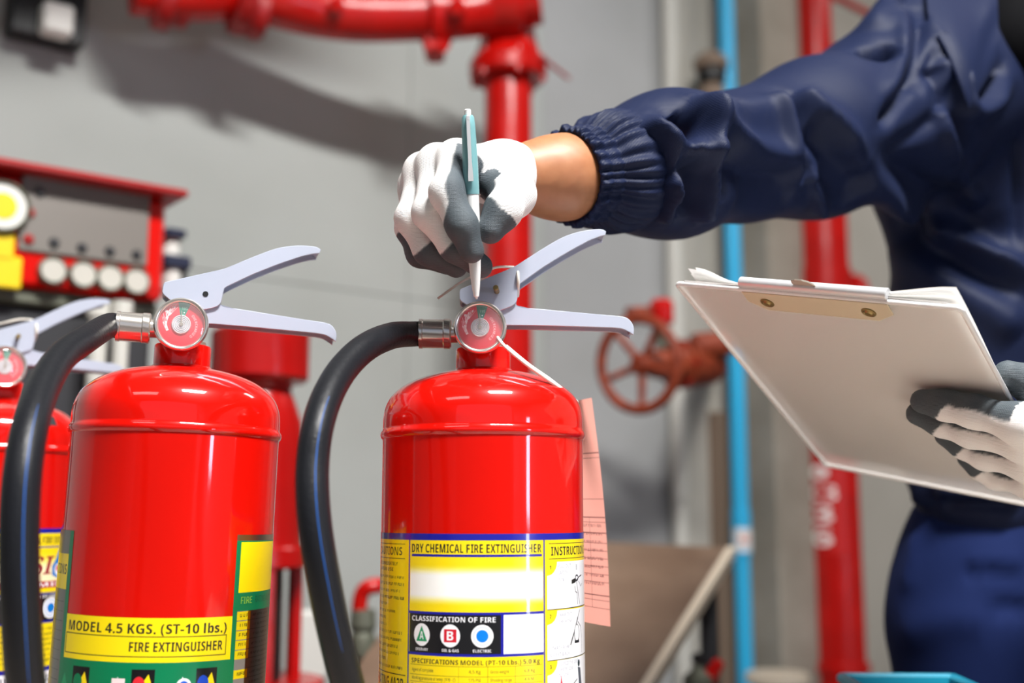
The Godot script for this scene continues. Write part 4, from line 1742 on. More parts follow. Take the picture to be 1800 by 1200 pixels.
	var folds := [
		# puff and drag folds of the sleeve near the cuff
		[[1112, 235, 1150, 268, 1160, 300, 1156, 350, 1140, 395], -0.012, 0.009],
		[[1130, 215, 1160, 255, 1176, 300, 1172, 360], 0.009, 0.009],
		[[1147, 200, 1178, 246, 1218, 266, 1243, 256, 1247, 222, 1222, 176], 0.013, 0.010],
		[[1172, 205, 1196, 222, 1222, 238], -0.017, 0.014],
		[[1164, 310, 1180, 345, 1168, 392], 0.008, 0.009],
		[[1196, 275, 1202, 330, 1192, 388], -0.009, 0.010],
		[[1246, 250, 1252, 300, 1248, 345, 1222, 390], 0.011, 0.009],
		[[1266, 262, 1270, 315, 1262, 365], -0.010, 0.011],
		[[1222, 176, 1258, 212, 1310, 256, 1372, 281, 1400, 280], 0.010, 0.013],
		[[1262, 246, 1305, 288, 1355, 304, 1405, 300], -0.009, 0.017],
		[[1268, 184, 1320, 192, 1378, 184], 0.005, 0.016],
		[[1300, 340, 1350, 350, 1400, 340], -0.004, 0.016],
		[[1368, 158, 1400, 210, 1415, 275, 1422, 320, 1432, 370], -0.009, 0.008],
		[[1352, 168, 1384, 212, 1400, 270, 1408, 330], 0.007, 0.010],
		[[1396, 164, 1430, 190, 1466, 216, 1520, 284], 0.010, 0.014],
		[[1418, 214, 1456, 262, 1500, 310, 1535, 330], -0.009, 0.014],
		[[1420, 304, 1434, 345, 1446, 372], 0.010, 0.009],
		[[1440, 300, 1470, 335, 1505, 352], -0.006, 0.012],
		[[1505, 90, 1540, 92, 1575, 84], -0.014, 0.010],
		# armhole seam and shoulder
		[[1608, 20, 1612, 80, 1598, 140, 1570, 190, 1548, 220], -0.009, 0.008],
		[[1590, 20, 1598, 80, 1582, 130, 1555, 180], 0.006, 0.012],
		[[1536, 60, 1560, 20, 1590, 10], 0.010, 0.02],
		[[1600, 155, 1628, 125, 1655, 85], -0.005, 0.010],
		[[1625, 40, 1650, 60, 1660, 78], 0.006, 0.014],
		# drapes across the chest
		[[1518, 298, 1580, 350, 1660, 408, 1740, 458, 1830, 505], 0.024, 0.016],
		[[1540, 352, 1600, 400, 1690, 455, 1800, 515], -0.012, 0.020],
		[[1525, 265, 1600, 330, 1700, 395, 1800, 440], -0.010, 0.022],
		[[1655, 85, 1665, 170, 1680, 260, 1705, 340, 1725, 370], 0.012, 0.011],
		[[1668, 120, 1675, 200, 1695, 290, 1720, 360], -0.012, 0.013],
		[[1690, 100, 1698, 160, 1708, 195, 1740, 185, 1780, 140], 0.009, 0.011],
		[[1648, 110, 1655, 150, 1662, 200], -0.010, 0.010],
		[[1700, 170, 1735, 145, 1765, 105], -0.008, 0.009],
		[[1570, 260, 1610, 235, 1650, 200], -0.004, 0.009],
		[[1560, 430, 1640, 480, 1740, 540, 1800, 590], 0.008, 0.022],
		[[1790, 230, 1792, 330, 1795, 430], -0.008, 0.006],
		# blouson gathers over the hem
		[[1610, 800, 1612, 850, 1620, 890], 0.006, 0.010],
		[[1650, 880, 1720, 886, 1800, 884], -0.008, 0.010],
		[[1640, 860, 1720, 868, 1800, 866], 0.008, 0.014],
	]
	bb = bounds(j)
	var jm := net_mesh(j, Vector3(bb.position.x, bb.position.y, bb.position.z), bb.end, 0.004, 1, folds, 1.7)
	var jo := obj("jacket", jm, M.jacket, t, "navy blue work jacket with gathered cuffs")
	jo.position = -base
	# gathered elastic cuff: ruffled rim, elastic, then the puff running into the sleeve
	var c0 := P(1004, 311, 0.913)
	var c1 := P(1130, 297, 0.968)
	var ax := axis(c0, c1)
	var len_ := c0.distance_to(c1)
	var v := PackedVector3Array()
	var idx := PackedInt32Array()
	var nseg := 220
	var prof := [[-0.001, 0.0335, 0.0], [-0.004, 0.0365, 0.5], [-0.002, 0.0392, 1.0], [0.003, 0.0398, 1.0], [0.007, 0.0385, 0.8], [0.0095, 0.0378, 0.6], [0.013, 0.0392, 0.8], [0.017, 0.0396, 0.8], [0.0205, 0.0388, 0.7], [0.0225, 0.0392, 0.8], [0.026, 0.0425, 1.0], [0.031, 0.0462, 1.1], [0.038, 0.0490, 1.0], [0.046, 0.0505, 0.7], [0.056, 0.0512, 0.35], [0.066, 0.0505, 0.0], [0.070, 0.044, 0.0]]
	for r in prof:
		for k in nseg:
			var a := TAU * k / nseg
			var ph := 33.0 * a + 1.7 * sin(3.0 * a) + 2.0 * sin(5.0 * a + 1.0)
			var rad: float = r[1] + 0.0017 * r[2] * sin(ph + r[0] * 25.0 * sin(2 * a)) + 0.0011 * r[2] * sin(14.0 * a + 60.0 * r[0])
			v.append(ax * Vector3(rad * cos(a), r[0], rad * sin(a)) - base)
	for i in prof.size() - 1:
		for k in nseg:
			var k2 := (k + 1) % nseg
			idx.append_array([i * nseg + k, i * nseg + k2, (i + 1) * nseg + k2, i * nseg + k, (i + 1) * nseg + k2, (i + 1) * nseg + k])
	if len_ > 0.0:
		obj("sleeve_cuff", smooth_mesh(v, idx), M.jacket, jo).position = base
	# collar: two folded leaves lying on the shoulders, the dark shirt between them
	var on := func(x: float, y: float, up: float) -> Vector3:
		var q := hit(j, x, y)
		return q + (EYE - q).normalized() * up - base
	for s in [0, 1]:
		var inner: Array = [[1625, -60], [1675, -60], [1730, -60], [1752, -50]] if s == 0 else [[2100, -60], [2040, -60], [1960, -60], [1920, -40]]
		var outer: Array = [[1632, 40], [1662, 92], [1704, 192], [1757, 104]] if s == 0 else [[2100, 40], [2070, 92], [2030, 192], [1966, 104]]
		var rows := []
		for lay in 2:
			for k in 13:
				var row := []
				for m in 13:
					var u := m / 12.0 * 2.999
					var i := int(u)
					var fr := u - i
					var v0 := k / 12.0 if lay == 0 else 1.0 - k / 12.0
					var x0: float = lerpf(inner[i][0], inner[i + 1][0], fr)
					var y0: float = lerpf(inner[i][1], inner[i + 1][1], fr)
					var x1: float = lerpf(outer[i][0], outer[i + 1][0], fr)
					var y1: float = lerpf(outer[i][1], outer[i + 1][1], fr)
					row.append(on.call(lerpf(x0, x1, v0), lerpf(y0, y1, v0), (0.012 if lay == 0 else 0.006) + 0.016 * sin(PI * v0) + 0.004 * sin(v0 * 9.0 + u * 2.0)))
				rows.append(row)
		obj("collar", sheet(rows), M.jacket, jo).position = base
	# dark high-necked shirt filling the open collar
	var sf := Field.new()
	sf.k_in = 0.04
	var back := func(x: float, y: float, dep: float) -> Vector3:
		var q := hit(j, x, y)
		return q + (q - EYE).normalized() * dep - base
	sf.bone(back.call(1800, 78, 0.034), back.call(1925, 78, 0.034), 0.060, 0.060)
	sf.bone(back.call(1812, 20, 0.034), back.call(1920, 20, 0.034), 0.060, 0.060)
	sf.bone(at.call(neck) + Vector3(0, -0.05, 0.01), at.call(neck) + Vector3(0, 0.05, 0.015), 0.075, 0.064)
	bb = bounds(sf)
	obj("shirt", net_mesh(sf, bb.position, bb.end, 0.006, 1), M.black_cloth, t, "black high-necked shirt")
	# trousers
	var tf := Field.new()
	tf.k_in = 0.06
	var fl := Vector3(1, 1, 1.25)
	tf.bone(P(1758, 945, 1.325), P(1950, 945, 1.345), 0.092, 0.092, 0, fl)
	tf.bone(P(1745, 1030, 1.33), P(1970, 1030, 1.36), 0.106, 0.106, 0, fl)
	var hip := P(1725, 1130, 1.33)
	var hip2 := P(1990, 1130, 1.36)
	tf.bone(hip, Vector3(hip.x - 0.005, 0.50, hip.z + 0.01), 0.104, 0.078)
	tf.bone(Vector3(hip.x - 0.005, 0.50, hip.z + 0.01), Vector3(hip.x, 0.09, hip.z), 0.076, 0.062)
	tf.bone(hip2, Vector3(hip2.x + 0.005, 0.50, hip2.z + 0.01), 0.104, 0.078)
	tf.bone(Vector3(hip2.x + 0.005, 0.50, hip2.z + 0.01), Vector3(hip2.x, 0.09, hip2.z), 0.076, 0.062)
	bb = bounds(tf)
	var tro := obj("trousers", net_mesh(tf, bb.position, bb.end, 0.008, 1, [
		[[1612, 930, 1600, 990, 1590, 1040], 0.004, 0.014],
		[[1690, 1010, 1740, 1004, 1800, 1016], -0.007, 0.010],
		[[1700, 1000, 1750, 990, 1800, 998], 0.006, 0.014],
		[[1740, 1070, 1780, 1068, 1815, 1080], -0.008, 0.011],
		[[1640, 930, 1700, 922, 1800, 935], -0.004, 0.010],
		[[1580, 1120, 1660, 1090, 1740, 1090], 0.006, 0.02],
	]), M.trousers, t, "blue trousers")
	tro.position = -base
	for h in [hip, hip2]:
		var bf := Field.new()
		bf.k_in = 0.04
		bf.bone(Vector3(h.x, 0.05, h.z - 0.02), Vector3(h.x, 0.042, h.z + 0.14), 0.05, 0.042)
		bf.bone(Vector3(h.x, 0.06, h.z - 0.01), Vector3(h.x, 0.17, h.z), 0.05, 0.055)
		bb = bounds(bf)
		obj("boot", net_mesh(bf, Vector3(bb.position.x, 0.0, bb.position.z), bb.end, 0.008), M.black, t).position = -base
	build_hands(t, base)


func build_hands(t: Node3D, base: Vector3) -> void:
	# right hand: knuckles to the left and towards the camera, index and thumb on the pen
	var w := P(893, 307, 0.880)
	var w2 := P(884, 305, 0.875)
	var mi := P(803, 281, 0.838)
	var mm := P(768, 288, 0.852)
	var mr := P(745, 304, 0.868)
	var ml := P(734, 326, 0.884)
	var mt := P(901, 342, 0.842)
	var palm := [
		[w, w2, 0.0262, 0.0258],
		[w2, mi, 0.0215, 0.0125],
		[w2, mm, 0.0215, 0.0130],
		[w2, mr, 0.0215, 0.0130],
		[w2, ml, 0.0215, 0.0125],
		[mi, mr, 0.0125, 0.0125],
		[mr, ml, 0.0125, 0.0120],
		[w2, mt, 0.0230, 0.0150, Vector3(-0.35, -0.9, 0.15), 0.0],
		[mt, P(846, 316, 0.848), 0.0130, 0.0090, Vector3(-0.6, -0.2, 0.6), 0.5],
	]
	var dn := Vector3(0.42, -0.75, -0.1)
	var fingers := [
		[[mi, P(785, 338, 0.802), P(812, 396, 0.796), P(829, 441, 0.800)], [0.0122, 0.0118, 0.0108, 0.0088], Vector3(0.9, -0.05, 0.24).normalized(), 0.1],
		[[mm, P(754, 374, 0.818), P(800, 434, 0.818), P(845, 468, 0.828)], [0.0125, 0.0116, 0.0106, 0.0088], Vector3(0.75, -0.45, -0.35).normalized()],
		[[mr, P(722, 384, 0.840), P(753, 441, 0.836), P(802, 468, 0.842)], [0.0122, 0.0112, 0.0102, 0.0086], Vector3(0.70, -0.55, -0.40).normalized()],
		[[ml, P(720, 400, 0.866), P(738, 446, 0.862), P(786, 464, 0.864)], [0.0116, 0.0106, 0.0096, 0.0082], Vector3(0.55, -0.60, -0.1).normalized(), 0.25],
		[[mt, P(884, 370, 0.818), P(862, 403, 0.8135)], [0.0150, 0.0132, 0.0105], Vector3(-0.75, -0.62, 0.1).normalized()],
	]
	var g := obj("glove", glove_mesh(palm, fingers, dn.normalized(), 0.0015, -0.12), M.glove, t, "white knit glove with a grey coated palm, holding the pen")
	g.position = -base
	# left hand: four fingers under the clipboard, thumb over its edge
	var bt := board_frame()
	var u := func(x: float, y: float, gap: float) -> Vector3:       # in front of (or behind) the underside of the board
		var o := bt.affine_inverse() * EYE
		var q := bt.affine_inverse() * P(x, y, 1.0)
		var k := (0.0015 + gap - o.z) / (q.z - o.z)
		return bt * (o + (q - o) * k)
	var lw := P(1965, 800, 0.925)
	var i0: Vector3 = u.call(1800, 746, 0.020)
	var m0: Vector3 = u.call(1808, 778, 0.020)
	var r0: Vector3 = u.call(1814, 812, 0.018)
	var l0: Vector3 = u.call(1820, 848, 0.016)
	var th: Vector3 = u.call(1850, 722, -0.012)
	var lp := [[lw, i0, 0.026, 0.0128], [lw, m0, 0.026, 0.0130], [lw, r0, 0.026, 0.0130], [lw, l0, 0.026, 0.0125], [i0, r0, 0.0128, 0.0128], [r0, l0, 0.0128, 0.0120], [lw, th, 0.026, 0.015], [lw, P(2000, 808, 0.95), 0.028, 0.029]]
	var ins := (-bt.basis.z + bt.basis.y * 0.55 - bt.basis.x * 0.3).normalized()
	var lf := [
		[[i0, u.call(1712, 723, 0.0150), u.call(1662, 712, 0.0125), u.call(1622, 705, 0.0105)], [0.0126, 0.0120, 0.0112, 0.0094], ins],
		[[m0, u.call(1708, 759, 0.0165), u.call(1655, 742, 0.0125), u.call(1613, 727, 0.0105)], [0.0126, 0.0118, 0.0108, 0.0090], ins],
		[[r0, u.call(1732, 800, 0.0165), u.call(1694, 783, 0.0125), u.call(1662, 766, 0.0100)], [0.0122, 0.0112, 0.0100, 0.0084], ins],
		[[l0, u.call(1752, 838, 0.0140), u.call(1724, 822, 0.0115), u.call(1700, 806, 0.0090)], [0.0112, 0.0100, 0.0092, 0.0078], ins],
		[[th, u.call(1806, 672, -0.0165), u.call(1772, 658, -0.0145)], [0.0140, 0.0125, 0.0105], Vector3(0.0, -1.0, 0.2)],
	]
	var g2 := obj("glove", glove_mesh(lp, lf, ins, 0.002, -0.05), M.glove, t, "white knit glove with a grey coated palm, holding the clipboard")
	g2.position = -base


# ------------------------------------------------------------------ clipboard and its papers
func board_frame() -> Transform3D:          # middle of the top edge; x along it, y up the board, z out of the underside towards the camera
	var tl := cam_t * Vector3(0.1297, 0.0465, -0.9037)
	var tr := cam_t * Vector3(0.2942, 0.0223, -0.7448)
	var bl := cam_t * Vector3(0.3187, -0.1220, -1.0990)
	var x := (tr - tl).normalized()
	var y := (tl - bl)
	y = (y - x * x.dot(y)).normalized()
	return Transform3D(Basis(x, y, x.cross(y)), tl.lerp(tr, 0.5))


func build_clipboard() -> void:
	var f := board_frame()
	var w := 0.230
	var h := 0.320
	var t := thing("clipboard", "clear acrylic clipboard seen from below in the left glove, with a metal clip", "clipboard", f)
	var rr := 0.004
	var out := PackedVector2Array()
	for c in [[w / 2 - rr, -rr, 0.0], [-w / 2 + rr, -rr, 90.0], [-w / 2 + rr, -h + rr, 180.0], [w / 2 - rr, -h + rr, 270.0]]:
		for k in 7:
			var a := deg_to_rad(c[2] + k * 15.0)
			out.append(Vector2(c[0] + rr * cos(a), c[1] + rr * sin(a)))
	var st := mb()
	slab(st, out, -0.0015, 0.0015, Transform3D(), 0.0005)
	obj("board", done(st), M.acrylic, t, "clear acrylic board")
	var rim := PackedVector3Array()
	for q in out:
		rim.append(Vector3(q.x * 0.994, q.y * 0.9955 - 0.0007, 0))
	obj("board_edge", tube(rim, [0.0019], 8, false, true), M.frost, t, "bright frosted rim of the board")
	# clip: back plate with cut corners and two rivets, folded jaw over the top edge, round lever tab
	st = mb()
	slab(st, v2([-57, -1, 60, -1, 60, -14, 46, -24, -44, -24, -57, -14], 0.001), 0.0017, 0.0026, Transform3D(Basis(), Vector3(0.004, 0, 0)), 0.0002)
	var clip := obj("clip", done(st), M.clip, t, "metal clip along the top edge")
	for s in [-0.036, 0.046]:
		st = mb()
		lathe(st, [Vector2(0.0055, 0), Vector2(0.0052, 0.0008), Vector2(0.004, 0.0012), Vector2(0.0032, 0.0008), Vector2(0.0022, 0.0018), Vector2(0.0, 0.0022)], 24, Transform3D(Basis(Vector3.RIGHT, PI / 2), Vector3(s, -0.013, 0.0026)))
		obj("rivet", done(st), M.brass, clip)
	st = mb()
	rod(st, Vector3(-0.054, 0.0035, -0.0035), Vector3(0.064, 0.0035, -0.0035), 0.0042, -1, 20, 0.0004)
	slab(st, v2([-54, 4, 64, 4, 64, -12, 50, -18, -40, -18, -54, -12], 0.001), -0.0075, -0.0065, Transform3D(), 0.0002)
	obj("jaw", done(st), M.polish, clip)
	st = mb()
	slab(st, v2([-9, 0, -9, 8, -7, 13.5, -3, 16, 3, 16, 7, 13.5, 9, 8, 9, 0], 0.001), -0.0052, -0.0040, Transform3D(Basis(Vector3.RIGHT, 0.25), Vector3(0.002, 0.001, 0)), 0.0002)
	obj("lever_tab", done(st), M.nickel, clip)
	# sheets held by the clip, fanned at the corners
	var places := ["lowest white sheet lying on the clear clipboard", "second white sheet up on the clipboard", "third white sheet up on the clipboard", "topmost white sheet on the clipboard, its corner lifted most"]
	for i in 4:
		var sw := 0.212
		var sh := 0.297
		var tx := thing("paper_sheet", places[i], "paper", f * Transform3D(Basis(Vector3.BACK, [0.0, 0.012, -0.010, 0.02][i]), Vector3([0.0, 0.002, -0.001, 0.003][i], -0.006, -0.0019 - 0.0009 * i)), "sheets of paper on the clipboard")
		var rows := []
		for r in 25:
			var row := []
			for c in 25:
				var u := c / 24.0
				var v := r / 24.0
				var px := (u - 0.5) * sw
				var py := 0.008 - v * sh
				var cl := smoothstep(0.22, 0.0, u) * smoothstep(0.35, 0.0, v)
				var cr := smoothstep(0.72, 1.0, u) * smoothstep(0.5, 0.0, v)
				var lift := 0.0 if i == 0 else cl * (0.004 + 0.0024 * i) + cr * (0.0015 + 0.0022 * i)
				row.append(Vector3(px, py, -lift))
			rows.append(row)
		obj("sheet", sheet(rows), M.paper, tx)


# ------------------------------------------------------------------ pumps, pipes and panels along the back wall
func wthing(called: String, label: String, category: String, at: Vector3, group := "") -> Node3D:
	return thing(called, label, category, wall_t * Transform3D(Basis(), at), group)


func riser(t: Node3D, called: String, x: float, z: float, y0: float, y1: float, r: float, m: Material, segs := 40) -> MeshInstance3D:
	var st := mb()
	rod(st, Vector3(x, y0, z), Vector3(x, y1, z), r, -1, segs, 0.001)
	return obj(called, done(st), m, t)


func wlathe(t: Node, called: String, pr: Array, at: Transform3D, m: Material, segs := 40, label := "") -> MeshInstance3D:
	var st := mb()
	lathe(st, pr, segs, at, 0.5)
	return obj(called, done(st), m, t, label)


func build_background() -> void:
	build_sprinkler_pipe()
	build_blue_pipe()
	build_red_riser()
	build_control_panel()
	build_pump()
	build_valve()
	build_small_things()


func build_sprinkler_pipe() -> void:
	var c := P(893, 400, 2.22)
	var t := thing("sprinkler_pipe", "bright red sprinkler pipework with a flanged elbow, along the top of the picture", "pipe", Transform3D(Basis(), Vector3(c.x, 0, c.z)))
	var inv := t.transform.affine_inverse()
	var ya := P(893, 118, 2.22).y
	var r := 42.0 / 2000 * 2.22
	var st := mb()
	rod(st, Vector3(0, 0.02, 0), Vector3(0, ya, 0), r, -1, 48)
	obj("vertical_pipe", done(st), M.pipe_red, t)
	wlathe(t, "foot_flange", [Vector2(0, 0), Vector2(0.10, 0), Vector2(0.10, 0.025), Vector2(r, 0.025)], Transform3D(), M.pipe_red)
	# bell fitting and collar above
	var k := 2.22 / 2000
	var yb := P(893, 100, 2.22).y
	wlathe(t, "bell_flange", [Vector2(r, -26 * k), Vector2(64 * k, -26 * k), Vector2(69 * k, -20 * k), Vector2(70 * k, 2 * k), Vector2(66 * k, 10 * k), Vector2(58 * k, 22 * k), Vector2(52 * k, 44 * k), Vector2(49 * k, 62 * k), Vector2(47 * k, 100 * k)], Transform3D(Basis(), Vector3(0, yb, 0)), M.pipe_red, 48)
	for i in 6:
		var a := TAU * i / 6 + 0.3
		st = mb()
		rod(st, Vector3(sin(a) * 62 * k, yb - 32 * k, cos(a) * 62 * k), Vector3(sin(a) * 62 * k, yb + 14 * k, cos(a) * 62 * k), 7 * k, -1, 6)
		obj("bolt", done(st), M.pipe_red, t)
	# tee into the horizontal run
	var ctr := inv * P(893, 6, 2.22)
	var run := spline([ctr + Vector3(0.06, 0.01, 0), ctr, inv * P(830, 20, 2.20), inv * P(760, 26, 2.18), inv * P(640, 28, 2.14), inv * P(560, 18, 2.11), inv * P(500, 2, 2.08), inv * P(430, -14, 2.05), inv * P(340, -10, 2.0), inv * P(230, -20, 1.95)], 8)
	obj("horizontal_pipe", tube(run, [46 * k, 46 * k, 44 * k, 43 * k, 44 * k, 46 * k, 46 * k, 42 * k, 40 * k], 40), M.pipe_red, t)
	wlathe(t, "end_cap", [Vector2(0, -0.05), Vector2(50 * k, -0.05), Vector2(56 * k, -0.04), Vector2(56 * k, 0.02), Vector2(48 * k, 0.03), Vector2(0, 0.03)], axis(ctr + Vector3(0.0, 0.0, 0), ctr + Vector3(1, 0.05, 0)), M.pipe_red)
	# grooved coupling with its bolt lug
	var cp := inv * P(765, 27, 2.18)
	wlathe(t, "coupling", [Vector2(40 * k, -20 * k), Vector2(54 * k, -20 * k), Vector2(58 * k, -14 * k), Vector2(58 * k, 14 * k), Vector2(54 * k, 20 * k), Vector2(40 * k, 20 * k)], axis(cp, inv * P(640, 29, 2.14)), M.pipe_red)
	st = mb()
	box(st, Vector3(34 * k, 40 * k, 60 * k), Transform3D(Basis(), inv * P(764, 82, 2.18)), 0.006)
	var lug := obj("bolt_lug", done(st), M.pipe_red, t)
	st = mb()
	rod(st, inv * P(779, 80, 2.20), inv * P(779, 80, 2.13), 12 * k, -1, 6)
	obj("bolt", done(st), M.pipe_red, lug)
	st = mb()
	rod(st, inv * P(803, 14, 2.18), inv * P(803, 14, 2.10), 17 * k, 14 * k, 20, 0.004)
	obj("plug", done(st), M.pipe_red, t)
	st = mb()
	rod(st, inv * P(591, 10, 2.13), inv * P(591, 10, 2.05), 14 * k, 12 * k, 20, 0.004)
	obj("plug", done(st), M.pipe_red, t)
	# flanges further left
	for q in [[452, 22, 2.05, 40.0], [428, -6, 2.04, 58.0], [318, 12, 2.0, 30.0], [290, 0, 1.98, 44.0]]:
		var at := inv * P(q[0], q[1], q[2])
		wlathe(t, "flange", [Vector2(0, -14 * k), Vector2(q[3] * k, -14 * k), Vector2((q[3] + 4) * k, -9 * k), Vector2((q[3] + 4) * k, 9 * k), Vector2(q[3] * k, 14 * k), Vector2(0, 14 * k)], axis(at, at + Vector3(-0.8, 0.1, 0.45)), M.pipe_deep)
	st = mb()
	rod(st, inv * P(950, 100, 2.22), inv * P(1000, 138, 2.28), 4 * k, 3 * k, 8)
	obj("wire", done(st), M.pipe_deep, t)


func build_blue_pipe() -> void:
	var c := L(1296, 700, 0.09)
	var t := wthing("water_pipe", "bright light blue upright water pipe running the full height of the picture", "pipe", Vector3(c.x, 0, c.z))
	var d := (cam_t.affine_inverse() * W(1296, 700, 0.09)).z
	var k := -d / 2000.0
	var ys := L(1296, 905, 0.09).y
	riser(t, "upper_pipe", 0, 0, ys, 3.19, 14.5 * k, M.blue_pipe)
	riser(t, "lower_pipe", 0, 0, 0.0, ys + 0.01, 13.5 * k, M.blue_pipe)
	wlathe(t, "coupling", [Vector2(13 * k, -70 * k), Vector2(16.5 * k, -68 * k), Vector2(16.5 * k, 8 * k), Vector2(14 * k, 10 * k)], Transform3D(Basis(), Vector3(0, ys, 0)), M.blue_pipe)
	var cv := Canvas.new(0, 0, 20, 30, 6, Color8(236, 238, 240))
	cv.rect(6, 9, 14, 18, Color8(226, 120, 90))
	cv.oval(10, 13, 2.4, 3, Color8(250, 230, 220))
	cv.scribble(4, 22, 17, 3, Color8(120, 150, 190), 9)
	var m := mat(Color.WHITE, 0.5)
	m.albedo_texture = cv.tex()
	var s := obj("sticker", cyl_patch(17.0 * k, -95, 35, ys - 62 * k, ys - 22 * k, 20), m, t, "small white sticker on the coupling")
	s.position = Vector3.ZERO
	var st := mb()
	for y in [0.35, 2.6]:
		st = mb()
		box(st, Vector3(0.07, 0.025, 0.01), Transform3D(Basis(), Vector3(0, y, -0.083)), 0.002)
		rod(st, Vector3(0, y, -0.082), Vector3(0, y, -0.02), 0.006)
		obj("bracket", done(st), M.nickel, t)
	# pale conduit to its left
	var q := L(1180, 200, 0.03)
	var t2 := wthing("conduit", "pale grey upright cable conduit on the wall left of the blue pipe", "conduit", Vector3(q.x, 0, q.z))
	riser(t2, "conduit_pipe", 0, 0, 1.0, 3.19, 0.021, M.conduit)
	riser(t2, "conduit_pipe", 0, 0, 0.0, 1.01, 0.018, M.conduit)
	wlathe(t2, "joint", [Vector2(0.02, -0.04), Vector2(0.025, -0.038), Vector2(0.025, 0.038), Vector2(0.02, 0.04)], Transform3D(Basis(), Vector3(0, 1.72, 0)), M.conduit)
	for y in [0.5, 2.4]:
		st = mb()
		box(st, Vector3(0.06, 0.02, 0.045), Transform3D(Basis(), Vector3(0, y, 0.0)), 0.002)
		obj("saddle_clip", done(st), M.conduit, t2)


func build_red_riser() -> void:
	var c := L(1463, 800, 0.18)
	var t := wthing("red_riser_pipe", "thick upright red pipe with white stencilled marks, behind the clipboard", "pipe", Vector3(c.x, 0, c.z))
	var k := -(cam_t.affine_inverse() * W(1463, 800, 0.18)).z / 2000.0
	var ym := L(1463, 300, 0.18).y
	riser(t, "lower_pipe", 0, 0, 0.0, ym, 43 * k, M.pipe_red, 48)
	riser(t, "upper_pipe", 0, 0, ym - 0.02, 3.19, 31 * k, M.pipe_red, 40)
	wlathe(t, "reducer", [Vector2(43 * k, -0.10), Vector2(45 * k, -0.095), Vector2(45 * k, -0.05), Vector2(34 * k, 0.06), Vector2(31 * k, 0.07)], Transform3D(Basis(), Vector3(0, ym, 0)), M.pipe_red, 40)
	var yf := L(1463, 505, 0.18).y
	wlathe(t, "tee_collar", [Vector2(43 * k, -30 * k), Vector2(47 * k, -28 * k), Vector2(47 * k, 28 * k), Vector2(43 * k, 30 * k)], Transform3D(Basis(), Vector3(0, yf, 0)), M.pipe_red, 40)
	var st := mb()
	rod(st, Vector3(0, yf, 0), Vector3(78 * k, yf, 0), 24 * k, -1, 32)
	rod(st, Vector3(70 * k, yf, 0), Vector3(88 * k, yf, 0), 32 * k, -1, 32, 0.003)
	obj("side_outlet", done(st), M.pipe_red, t)
	var yg := L(1463, 1172, 0.18).y
	wlathe(t, "flange_joint", [Vector2(43 * k, -10 * k), Vector2(49 * k, -9 * k), Vector2(49 * k, 6 * k), Vector2(43 * k, 8 * k)], Transform3D(Basis(), Vector3(0, yg, 0)), M.pipe_red, 40)
	wlathe(t, "floor_flange", [Vector2(43 * k, 0.03), Vector2(80 * k, 0.03), Vector2(80 * k, 0.0), Vector2(0, 0)], Transform3D(), M.pipe_red, 40)
	# white stencilled marks, one under the other
	var cv := Canvas.new(0, 0, 60, 160, 4, Color8(200, 20, 16))
	var wh := Color8(255, 246, 244)
	cv.oval(26, 16, 14, 13, wh)
	cv.oval(26, 16, 5, 5, Color8(200, 60, 50))
	cv.text("C", 12, 40, 26, wh, 30)
	cv.text("3", 34, 40, 26, wh, 50)
	cv.text("3", 14, 76, 30, wh, 44)
	cv.text("6", 12, 116, 30, wh, 42)
	var m := mat(Color.WHITE, 0.4)
	m.albedo_texture = cv.tex()
	var y0 := L(1463, 972, 0.18).y
	var y1 := L(1463, 815, 0.18).y
	var face := rad_to_deg(atan2((wall_t.affine_inverse() * EYE).x - c.x, (wall_t.affine_inverse() * EYE).z - c.z))
	obj("stencil", cyl_patch(43.2 * k, face - 80, face + 25, y0, y1, 30), m, t, "white stencilled characters")
	# dark pipe beside its top, and a thin red branch
	var q := L(1409, 40, 0.14)
	var t2 := wthing("dark_pipe", "dark narrow pipe with a black valve beside the top of the red riser", "pipe", Vector3(q.x, 0, q.z))
	var yv := L(1409, 84, 0.14).y
	riser(t2, "pipe", 0, 0, yv - 0.1, 3.19, 0.014, M.pipe_deep)
	wlathe(t2, "valve_body", [Vector2(0, -0.05), Vector2(0.022, -0.048), Vector2(0.026, -0.02), Vector2(0.02, 0.0), Vector2(0.028, 0.02), Vector2(0.022, 0.05), Vector2(0, 0.052)], Transform3D(Basis(), Vector3(0, yv, 0)), M.black)
	st = mb()
	rod(st, Vector3(0, yv - 0.08, 0), Vector3(0, yv - 0.08, -0.138), 0.012)
	obj("stub", done(st), M.dark, t2)
	var b0 := W(1466, -6, 0.18)
	var b1 := W(1600, 62, 0.05)
	var t3 := thing("branch_pipe", "thin sloping red branch pipe at the top beside the shoulder", "pipe", Transform3D(Basis(), b0))
	st = mb()
	rod(st, Vector3.ZERO, b1 - b0, 0.011, -1, 20)
	obj("pipe", done(st), M.pipe_red, t3)


